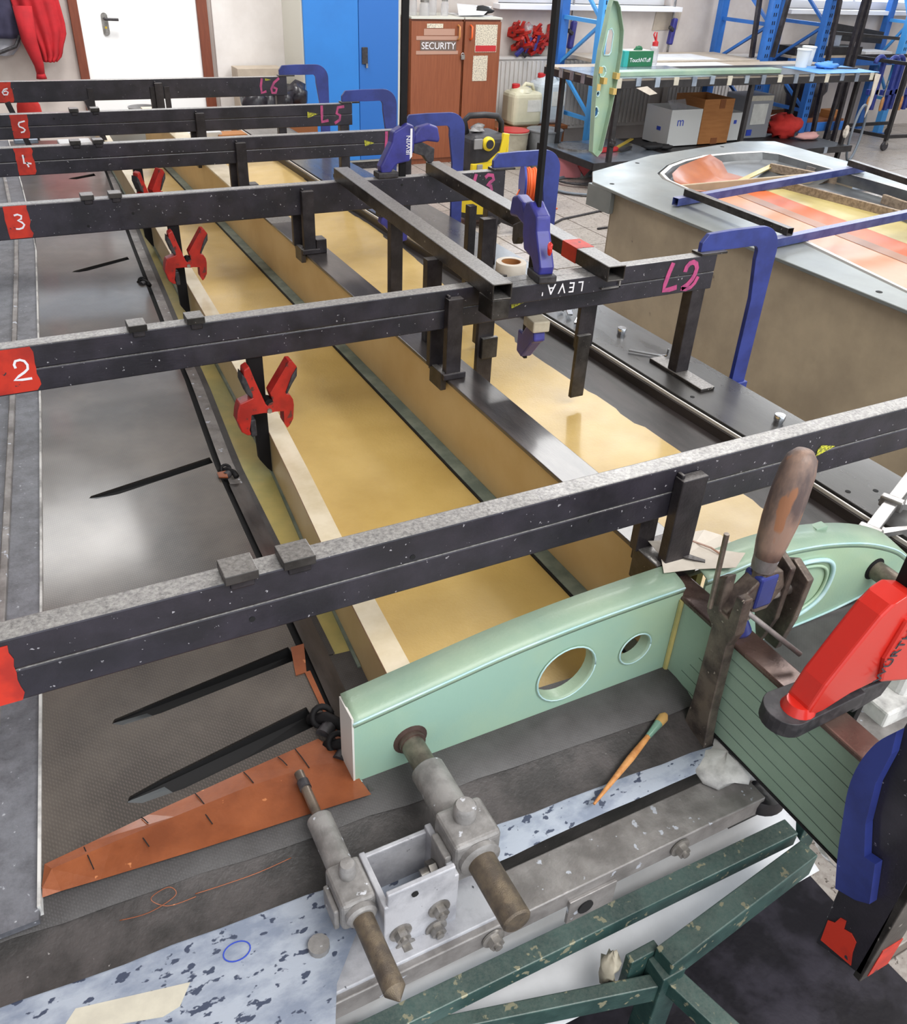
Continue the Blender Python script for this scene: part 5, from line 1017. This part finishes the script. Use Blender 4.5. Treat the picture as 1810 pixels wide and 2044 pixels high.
B().bx(4.14, 4.155, 5.6, 6.4, .17, .22).make('shelf_rail', 'table_black', tb)
B().prism([(6.96, 5.57, .80), (7.04, 5.58, .79), (7.05, 5.6, .55), (6.99, 5.58, .45), (6.98, 5.57, .62)], (0, -.006, 0)).make('hanging_tape', 'paper_cream', tb); B().prism([(4.42, 5.565, .74), (4.52, 5.565, .75), (4.62, 5.56, .70), (4.55, 5.56, .69)], (0, -.004, 0)).make('hanging_tape', 'paper_cream', tb)
# green panel strip lying on the table
tag(B().bx(4.28, 5.95, 5.66, 5.78, .8045, .835).make('glass_strip', 'mint_light', bevel=.003), 'pale green fibreglass strip lying along the table front', 'strip')
# standing fin-shaped rib
fn_ = thing('fin_rib', 'tall pale green fibreglass rib with holes leaning against the table', 'rib', (4.06, 5.5, .3))
OUT = [(4.03, 1.30), (4.07, 1.295), (4.10, 1.26), (4.155, 1.12), (4.168, .98), (4.16, .80), (4.143, .62), (4.105, .335), (4.07, .30), (4.02, .335), (3.995, .6), (3.978, .841), (3.985, 1.0), (4.005, 1.149), (4.02, 1.26)]
yo = 5.55; dY = 1.009
def sh(p): return [(x * dY, yo, 1.6 - (1.6 - z) * dY) for x, z in p]
def ov(cx, cz, a, c_, n=18): return [(cx + a * math.cos(2 * math.pi * k / n), cz + c_ * math.sin(2 * math.pi * k / n)) for k in range(n)]
HO = [[(4.055, 1.12), (4.08, 1.13), (4.10, 1.10), (4.10, .985), (4.085, .965), (4.04, .965), (4.035, .99)], ov(4.032, .72, .014, .018), ov(4.03, .60, .026, .035)]
B().prism(sh(OUT), (0, .006, 0), [sh(h) for h in HO]).make('web', 'mint', fn_)
q = B(); n = len(OUT); a_ = sh(OUT); q.add(a_ + [(x, yo - .045, z) for x, y, z in a_], [(i, (i + 1) % n, n + (i + 1) % n, n + i) for i in range(n)]); o = q.make('edge_flange', 'mint_light', fn_); o.modifiers.new('solid', 'SOLIDIFY').thickness = .004
for h in HO: p_ = sh(h); B().tube([(x, y - .002, z) for x, y, z in p_ + p_[:1]], .005, 6).make('hole_rim', 'mint_edge', fn_, smooth='all')
p_ = sh(ov(4.05, .86, .026, .035)); B().tube([(x, y - .002, z) for x, y, z in p_ + p_[:1]], .005, 6).make('round_boss', 'mint_edge', fn_, smooth='all')
for x, z in ((4.0, .87), (4.155, .83), (4.0, .76), (4.145, .73), (4.05, .80)): B().bx(x * dY - .015, x * dY + .015, yo - .05, yo + .008, z - .02, z + .02).make('tape', 'aramid', fn_)
# things on the table
gb = thing('glove_box', 'green and teal carton of gloves on the steel table', 'box', (4.87, 6.2, .804))
B().bx(4.73, 5.02, 6.16, 6.30, .8042, .915).make('carton', 'box_green', gb, bevel=.003); B().bx(4.728, 4.77, 6.158, 6.302, .8045, .916).make('teal_end', 'box_teal', gb); B().bx(4.77, 5.0, 6.17, 6.29, .9152, .918).make('top_panel', 'label_white', gb)
text('lettering', 'TouchNTuff', .042, (4.785, 6.1575, .838), (1, 0, 0), (0, 0, 1), 'white_mark', gb); B().blob((4.89, 6.2, .925), .05, .02, .022, .25, 8, 6).make('glove_tip', 'box_green', gb)
sb = thing('squeeze_bottle', 'clear squeeze bottle with a red spout beside the green glove box', 'bottle', (5.11, 6.27, .804)); B().lathe([(.034, 0), (.036, .01), (.036, .12), (.02, .14)], (5.11, 6.27, .8042), n=18).make('bottle', 'film_clear', sb, smooth=True)
B().lathe([(.024, .135), (.024, .165), (.01, .175), (.004, .235)], (5.11, 6.27, .8042), n=14).make('spout', 'red_plastic', sb, smooth=True); B().tube([(5.11, 6.27, .975), (5.08, 6.27, 1.02), (5.09, 6.27, 1.04)], .006, 8).make('nozzle', 'red_plastic', sb, smooth='all')
for k, (x, y, r_, h_) in enumerate(((6.47, 5.95, .06, .14), (6.63, 6.05, .06, .15))):
    t = thing('plastic_cup', ('white plastic tub on the table, left of a pair', 'white plastic tub on the table, right of a pair')[k], 'tub', (x, y, .807), 'white tubs on the table')
    B().lathe([(r_ * .8, 0), (r_, h_), (r_ * .96, h_), (r_ * .76, .006), (.001, .006)], (x, y, .8075), n=20).make('cup', 'white_plastic', t, smooth=True); B().lathe([(r_ * 1.05, h_ - .012), (r_ * 1.06, h_ - .004), (r_, h_)], (x, y, .8075), n=20).make('rim', 'white_plastic', t, smooth=True)
o = B().blob((6.66, 5.85, .83), .12, .06, .03, .3, 12, 8, 8).make('blue_gloves', 'glove_blue', smooth='all'); tag(o, 'crumpled light blue rubber gloves beside the white tubs', 'gloves')
tag(B().bar((6.74, 5.82, .815), (6.95, 5.76, .815), .02, .01).make('small_tool', 'steel_leg', bevel=.002), 'small dark tool at the right end of the table', 'tool')
# cartons on the lower shelf
def carton(name, x0, x1, y0, y1, z0, h_, mt, lab, flap=True, inner='card_dark'):
    t = thing(name, lab, 'box', ((x0 + x1) / 2, (y0 + y1) / 2, z0), 'boxes on the table shelf'); th = .006
    B().bx(x0, x1, y0, y0 + th, z0, z0 + h_).make('side_panel', mt, t); B().bx(x0, x1, y1 - th, y1, z0, z0 + h_).make('side_panel', mt, t)
    B().bx(x0, x0 + th, y0 + th, y1 - th, z0, z0 + h_).make('side_panel', mt, t); B().bx(x1 - th, x1, y0 + th, y1 - th, z0, z0 + h_).make('side_panel', mt, t); B().bx(x0, x1, y0, y1, z0 - .0, z0 + .006).make('bottom', inner, t)
    return t
z0 = .2185
t = carton('white_carton', 5.15, 5.48, 5.97, 6.3, z0, .285, 'carton_white', 'open white carton with a blue M mark on the table shelf'); text('logo', 'm', .1, (5.22, 5.968, .38), (1, 0, 0), (0, 0, 1), 'print_blue', t); B().bx(5.148, 5.15, 6.08, 6.13, .33, .36).make('print', 'print_blue', t)
B().prism([(5.16, 5.99, .503), (5.32, 5.99, .503), (5.40, 6.12, .56), (5.24, 6.15, .545)], (0, 0, .002)).make('liner_bag', 'film_clear', t)
t = carton('brown_carton', 5.49, 5.82, 5.975, 6.34, z0, .355, 'cardboard', 'taller open brown cardboard box right of the white carton'); B().bx(5.66, 5.72, 5.972, 5.977, .50, .57).make('tape', 'card_dark', t); B().bx(5.63, 5.70, 5.972, 5.977, .22, .27).make('tape', 'card_dark', t)
t = carton('small_white_carton', 5.83, 6.03, 6.04, 6.34, z0, .23, 'carton_white', 'small white carton between the brown box and the grey tin', inner='carton_white'); B().bx(5.92, 5.95, 6.037, 6.042, .36, .39).make('print', 'print_blue', t)
gt = thing('grey_tin', 'square grey tin with a stained label on the table shelf', 'tin', (6.25, 6.2, .2155), 'boxes on the table shelf'); B().bx(6.08, 6.42, 6.11, 6.36, .2155, .57).make('tin', 'grey_box', gt, bevel=.008); B().bx(6.18, 6.36, 6.106, 6.11, .33, .50).make('label', 'label_white', gt, bevel=.02); B().bx(6.13, 6.40, 6.105, 6.11, .525, .565).make('top_band', 'tape_beige', gt); B().bx(6.16, 6.22, 6.104, 6.11, .24, .29).make('blue_print', 'print_blue', gt); B().bx(6.08, 6.11, 6.106, 6.11, .22, .48).make('white_edge', 'label_white', gt)
o = B().blob((6.60, 6.1, .305), .17, .12, .10, .22, 14, 10, 9).make('red_rag', 'rag_red', smooth='all'); tag(o, 'crumpled red cloth right of the grey tin', 'cloth')
o = B().blob((6.74, 5.93, .245), .14, .05, .032, .25, 12, 8, 10).make('pink_rag', 'rag_pink', smooth='all'); tag(o, 'pink cloth hanging off the shelf below the red one', 'cloth')
gl = thing('black_gloves', 'pair of black work gloves lying on the metal shelf', 'gloves', (5.0, 5.92, .218)); B().blob((4.97, 5.93, .245), .11, .06, .028, .12, 12, 8, 11).make('glove', 'glove_black', gl, smooth='all'); B().blob((5.08, 5.9, .238), .07, .04, .022, .15, 12, 8, 12).make('glove', 'glove_black', gl, smooth='all')
ht = thing('red_tool', 'red hand tool and ruler lying on the lower metal shelf', 'tool', (4.5, 5.95, .22)); B().bar((4.42, 5.93, .237), (4.62, 5.95, .237), .05, .035).make('handle', 'red_plastic', ht, bevel=.01); B().bar((4.62, 5.96, .24), (5.0, 6.25, .24), .03, .008).make('blade', 'knob_yellow', ht); B().bar((4.62, 5.9, .232), (4.8, 6.0, .232), .03, .02).make('grip', 'grip_black', ht, bevel=.004)
# ------------------------------------------------------------------ pallet racks
def rack_frame(x, yf, yr, lab, light=False):
    t = thing('pallet_rack', lab, 'rack', (x, (yf + yr) / 2, 0), 'blue pallet rack frames')
    m_ = 'rack_light' if light else 'rack_blue'
    for y in (yf, yr):
        o = B().bx(x - .04, x + .04, y - .035, y + .035, 0, 2.6).make('post', m_ if y == yf else 'rack_blue', t, bevel=.004)
        if y == yf:
            q = B()
            for k in range(26): z = .30 + k * .065; q.bx(x - .016, x - .006, y - .0362, y - .0345, z, z + .03); q.bx(x + .008, x + .018, y - .0362, y - .0345, z, z + .03)
            o2 = q.make('post_slots', 'slot_black', o); o2['kind'] = 'stuff'
    for z in (.35, 1.08, 1.8): B().bar((x, yf, z), (x, yr, z), .03, .03).make('brace', 'rack_light' if light else 'rack_blue', t)
    for za, zb in ((.35, .72), (1.08, .72), (1.08, 1.5), (1.8, 1.5)): B().bar((x, yf, za), (x, yr, zb), .024, .024).make('brace', 'rack_light' if light else 'rack_blue', t)
    B().bx(x - .06, x + .06, yf - .06, yf + .06, 0.0075, .014).make('base', 'rack_blue', t); return t
rack_frame(4.74, 6.52, 7.10, 'blue rack frame behind the tall green rib', True); rack_frame(6.56, 6.5, 7.14, 'blue perforated rack frame at the right end of the table')
rack_frame(7.257, 6.5, 7.08, 'blue perforated rack frame behind the white tubs'); rack_frame(8.95, 6.92, 7.2, 'light blue rack frame at the far right edge', True)
sh_ = thing('rack_shelf', 'blue rack shelf with black trays right of the table', 'shelf', (8.1, 6.75, .7)); B().bx(7.3, 8.9, 6.86, 6.9, .69, .765).make('beam', 'rack_blue', sh_, bevel=.004); B().bx(7.3, 8.9, 7.13, 7.17, .69, .765).make('beam', 'rack_blue', sh_); B().bx(7.3, 8.9, 6.86, 7.17, .765, .785).make('deck', 'board_beige', sh_)
sh3 = thing('rack_shelf', 'beige board shelf of the rack behind the steel table', 'shelf', (5.6, 6.8, .76)); B().bx(4.79, 6.51, 6.48, 7.1, .775, .80).make('deck', 'board_beige', sh3); B().bx(4.79, 6.51, 6.48, 6.52, .71, .775).make('beam', 'rack_blue', sh3); B().bx(5.3, 6.1, 6.55, 6.95, .80, .803).make('white_slab', 'paper_white', sh3)  # thin white slab stands in for window glare on the shelf
sh2 = thing('rack_shelf', 'low rack shelf carrying the black bin', 'shelf', (7.8, 6.75, .2)); B().bx(7.31, 7.85, 6.47, 6.53, .16, .24).make('beam', 'rack_blue', sh2, bevel=.004); B().bx(7.31, 7.85, 6.5, 7.1, .24, .26).make('deck', 'card_dark', sh2); B().bx(7.31, 7.85, 7.05, 7.1, .16, .24).make('beam', 'rack_blue', sh2)
sh4 = thing('rack_shelf', 'low brown rack shelf at the right end of the table', 'shelf', (6.9, 6.75, .2)); B().bx(6.61, 7.21, 6.47, 6.53, .16, .24).make('beam', 'card_dark', sh4, bevel=.004); B().bx(6.61, 7.21, 6.53, 7.1, .235, .26).make('deck', 'card_dark', sh4)
tag(B().bx(7.36, 8.3, 6.88, 7.12, .7855, .86).make('black_tray', 'table_black', bevel=.004), 'flat black tray on the blue rack shelf', 'tray')
tag(B().bar((7.7, 6.9, .99), (8.85, 6.93, .93), .05, .03).make('black_rail', 'table_black', bevel=.003), 'long black rail lying over the rack shelf', 'rail')
tag(B().prism([(8.0, 7.14, .90), (8.88, 7.14, .86), (8.88, 7.14, .97), (8.0, 7.14, 1.06)], (0, .02, 0)).make('dark_panel', 'table_black', bevel=.002), 'dark flat panel leaning on the rack shelf before the window', 'panel')
tag(B().bx(7.75, 8.0, 6.92, 7.1, .8605, .97).make('silver_box', 'sheet_metal', bevel=.004), 'small silver machine box on the black tray', 'box'); tag(B().bx(8.35, 8.75, 6.87, 7.1, .7855, .815).make('white_slab', 'paper_white'), 'white board lying on the rack shelf', 'board')
for k, (a, c_, lb) in enumerate((((6.50, 6.58, .81), (6.42, 6.62, 1.9), 'black steel pole left of the perforated posts'), ((6.76, 6.58, .81), (6.90, 6.62, 1.9), 'black steel pole leaning right between two rack posts'), ((7.33, 6.38, .02), (7.20, 6.40, 1.9), 'black steel pole standing before the rack shelf'), ((7.56, 6.42, .02), (7.70, 6.5, 1.9), 'black steel pole leaning right, left of a pair'), ((7.68, 6.42, .02), (7.74, 6.5, 1.9), 'black steel pole leaning right, right of a pair'))):
    tag(B().bar(a, c_, .035, .035, (0, 1, 0)).make('steel_pole', 'steel_leg'), lb, 'pole', 'black poles leaning at the rack')
# bins and bags under the rack
tb2 = thing('trash_bin', 'black bin lined with a shiny black bag on the low rack shelf', 'bin', (7.49, 6.76, .26)); B().lathe([(.15, 0), (.19, .30), (.18, .30), (.14, .01)], (7.49, 6.76, .2602), n=20).make('bin', 'bin_black', tb2, smooth=True); B().lathe([(.185, .2), (.21, .24), (.205, .31), (.19, .325), (.17, .3)], (7.49, 6.76, .2602), n=20).make('bag_collar', 'bin_black', tb2, smooth=True)
o = B().blob((7.79, 7.0, .40), .12, .1, .13, .2, 14, 10, 14).make('black_bag', 'bin_black', smooth='all'); tag(o, 'black bin bag under the rack shelf left of the clamp cart', 'bag')
tag(B().bx(7.69, 7.84, 6.55, 6.68, .2605, .33).make('small_carton', 'cardboard', bevel=.003), 'small brown carton on the low rack shelf', 'box')
o = B().blob((7.0, 6.6, .285), .10, .05, .025, .3, 10, 6, 15).make('white_rag', 'dirty_white', smooth='all'); tag(o, 'black and white rag on the low shelf before the bin', 'rag')
for k, (x, z) in enumerate(((4.92, .92), (6.05, .95))):
    t = thing('hanging_clamp', ('dark blue quick clamp on the wall behind the table, left one', 'dark blue quick clamp on the wall above the squeeze bottle')[k], 'clamp', (x, 7.2, z), 'quick clamps hung on the back wall')
    B().bar((x, 7.22, z - .1), (x + .02, 7.22, z + .12), .05, .05).make('body', 'quick_blue', t, bevel=.012); B().bar((x, 7.2, z + .02), (x - .06, 7.18, z + .05), .03, .03).make('handle', 'grip_black', t, bevel=.006); B().bx(x - .006, x + .006, 7.22, 7.24, z - .22, z + .4).make('bar', 'alu_clean', t); B().tube([(x, 7.22, z + .3), (x, 7.3, z + .3)], .004, 6).make('nail', 'bolt', t)
o = B().prism([(5.88, 7.2985, .96), (6.18, 7.2985, .97), (6.20, 7.2985, 1.13), (6.05, 7.2985, 1.12), (5.90, 7.2985, 1.14)], (0, -.006, 0)).make('cardboard_patch', 'board_beige'); tag(o, 'torn brown cardboard patch stuck on the wall below the window', 'cardboard')
# cart with hanging clamps
ct = thing('clamp_cart', 'black tube cart on castors with blue clamps and wooden handles', 'cart', (8.25, 6.35, 0))
for x, y in ((8.0, 6.75), (8.12, 6.15), (8.9, 6.75), (8.9, 6.1)):
    B().bx(x - .016, x + .016, y - .016, y + .016, .10, .80).make('post', 'table_black', ct); B().lathe([(.04, -.014), (.045, 0), (.04, .014)], (x, y, .0525), (0, 1, 0), 16).make('castor', 'grip_black', ct, smooth=True); B().bx(x - .012, x + .012, y - .02, y + .02, .07, .11).make('castor_fork', 'bolt', ct)
for a, c_ in (((8.0, 6.75, .14), (8.12, 6.15, .14)), ((8.12, 6.15, .14), (8.9, 6.1, .14)), ((8.0, 6.75, .14), (8.9, 6.75, .14)), ((8.0, 6.75, .79), (8.12, 6.15, .79)), ((8.12, 6.15, .79), (8.9, 6.1, .79)), ((8.0, 6.75, .79), (8.9, 6.75, .79))): B().bar(a, c_, .03, .03).make('rail', 'table_black', ct)
for k in range(5):
    x, y = 8.08 + .14 * k, 6.45 - .05 * (k % 2); t = thing('hanging_clamp', 'blue screw clamp with wooden handle hanging on the cart, %s' % ('nearest the left post', 'second from the left', 'third from the left', 'fourth from the left', 'rightmost')[k], 'clamp', (x, y, .3), 'blue screw clamps on the cart')
    B().tube(arc((x, y, .76), .06, 0, 180, 10), .022, 8).make('hook', 'clamp_blue', t, smooth='all'); B().bx(x + .04, x + .08, y - .02, y + .02, .34, .77).make('frame', 'clamp_blue', t, bevel=.004); B().bx(x - .06, x + .08, y - .02, y + .02, .48, .53).make('arm', 'clamp_blue', t, bevel=.004)
    B().lathe([(.012, 0), (.018, .03), (.018, .10), (.01, .13)], (x - .04, y - .03, .34), (0, 0, 1), 12).make('handle', 'wood_handle', t, smooth=True); B().tube([(x - .04, y - .03, .47), (x - .04, y - .03, .62)], .007, 8).make('screw', 'bolt', t)
# ------------------------------------------------------------------ left: garments on the wall
def garment(name, pts, mt, lab, y=7.2, fold=.03, nf=5, seed=1):
    # rows of (z, x0, x1): a hanging cloth with pleats
    t = thing(name, lab, 'jacket', (sum(p[1] + p[2] for p in pts) / 2 / len(pts), y, pts[-1][0])); nu = 28; q = B()
    def fn(u, v):
        k = v * (len(pts) - 1); i = min(int(k), len(pts) - 2); f = k - i; z = pts[i][0] + (pts[i + 1][0] - pts[i][0]) * f; a = pts[i][1] + (pts[i + 1][1] - pts[i][1]) * f; c_ = pts[i][2] + (pts[i + 1][2] - pts[i][2]) * f
        return Vector((a + (c_ - a) * u, y - .05 * math.sin(math.pi * u) - fold * (.5 + .5 * math.sin(2 * math.pi * nf * u + 1.5 * v + seed)) * (.4 + .6 * v), z))
    o = q.grid(fn, nu, 16).make('cloth', mt, t, smooth='all'); o.modifiers.new('solid', 'SOLIDIFY').thickness = .006
    return t
g = garment('red_jacket', [(1.75, .52, .62), (1.5, .40, .74), (1.2, .40, .70), (1.0, .43, .72), (.93, .46, .715), (.86, .50, .68), (.80, .52, .66), (.765, .53, .62)], 'cloth_red', 'red hooded jacket hanging on the wall left of the door', nf=4)
B().tube([(.47, 7.13, 1.1), (.47, 7.12, .9), (.50, 7.12, .75), (.50, 7.13, .69)], [.06, .05, .032, .026], 12).make('sleeve', 'cloth_red', g, smooth='all'); B().tube([(.50, 7.13, .70), (.50, 7.13, .665)], [.027, .035], 12).make('cuff', 'cloth_red', g, smooth='all'); B().tube([(.50, 7.2, 1.72), (.50, 7.3, 1.74)], .008, 8).make('hook', 'bolt', g)
g = garment('navy_jacket', [(1.75, .12, .30), (1.5, .05, .42), (1.2, .05, .44), (1.05, .05, .43), (.905, .05, .425)], 'cloth_navy', 'dark navy jacket hanging at the left edge beside the red one', y=7.22, nf=3, seed=3); B().tube([(.28, 7.2, 1.7), (.28, 7.3, 1.72)], .008, 8).make('hook', 'bolt', g)
g = garment('grey_vest', [(.93, .1, .42), (.86, .1, .42), (.80, .12, .36)], 'cloth_grey', 'grey garment showing below the navy jacket', y=7.25, nf=3, seed=5); B().tube([(.10, 7.17, .83), (.25, 7.16, .815), (.38, 7.16, .86), (.42, 7.17, .92)], .012, 8).make('trim_band', 'grip_black', g, smooth='all')
# clutter beyond the far bars
bw = thing('plastic_bowl', 'grey plastic bowl seen between the bars marked 5 and 6', 'bowl', (.81, 5.05, .735)); B().bx(.55, 1.1, 4.85, 5.25, .0085, .73).make('stand', 'carton_white', bw); B().lathe([(.05, .73), (.075, .80), (.072, .80), (.048, .735), (.001, .735)], (.81, 5.05, 0), n=22).make('bowl', 'vac_grey', bw, smooth=True)
bb = thing('bag_heap', 'heap of black bags and foil by the blue cabinet, behind bar L6', 'bags', (1.95, 6.55, 0)); B().bx(1.7, 2.2, 6.3, 6.8, .0085, .5).make('crate', 'card_dark', bb, bevel=.004)
for k in range(4): B().blob((1.8 + .11 * k, 6.5 + .05 * (k % 2), .57 + .03 * (k == 3)), .09, .1, .09, .25, 12, 8, 30 + k).make('bag', 'bin_black', bb, smooth='all')
tag(B().bx(1.85, 2.2, 7.05, 7.22, .009, .72).make('tall_carton', 'board_beige', bevel=.003), 'tall brown carton standing left of the blue cabinet', 'box')
ob = thing('red_chair_back', 'red rounded seat back seen under bar 6 at the left', 'seat', (.24, 4.9, 0)); B().tube([(.26, 4.9, .0085), (.26, 4.9, .75)], .02, 8).make('post', 'grip_black', ob); B().blob((.26, 4.9, .81), .055, .03, .09, .03, 12, 8, 3).make('back', 'rag_red', ob, smooth='all')
for k, (x, y, mt, s, lb) in enumerate(((.2, 4.55, 'sheet_metal', .05, 'small silver tin on the mould between bars 5 and 6'), (.40, 4.5, 'paper_white', .07, 'folded white paper on the mould between bars 5 and 6'), (.62, 4.46, 'red_plastic', .02, 'small red cap on the mould before bar 6'), (.95, 4.55, 'paper_white', .12, 'white paper bundle on the mould beyond bar L5'), (1.12, 4.5, 'cardboard', .07, 'small brown packet on the mould beyond bar L5'))):
    tag(B().bx(x - s, x + s, y - s * .7, y + s * .7, zs(x) + .03 + .002, zs(x) + .03 + s * .45).make('small_packet', mt, bevel=.004), lb, 'packet')
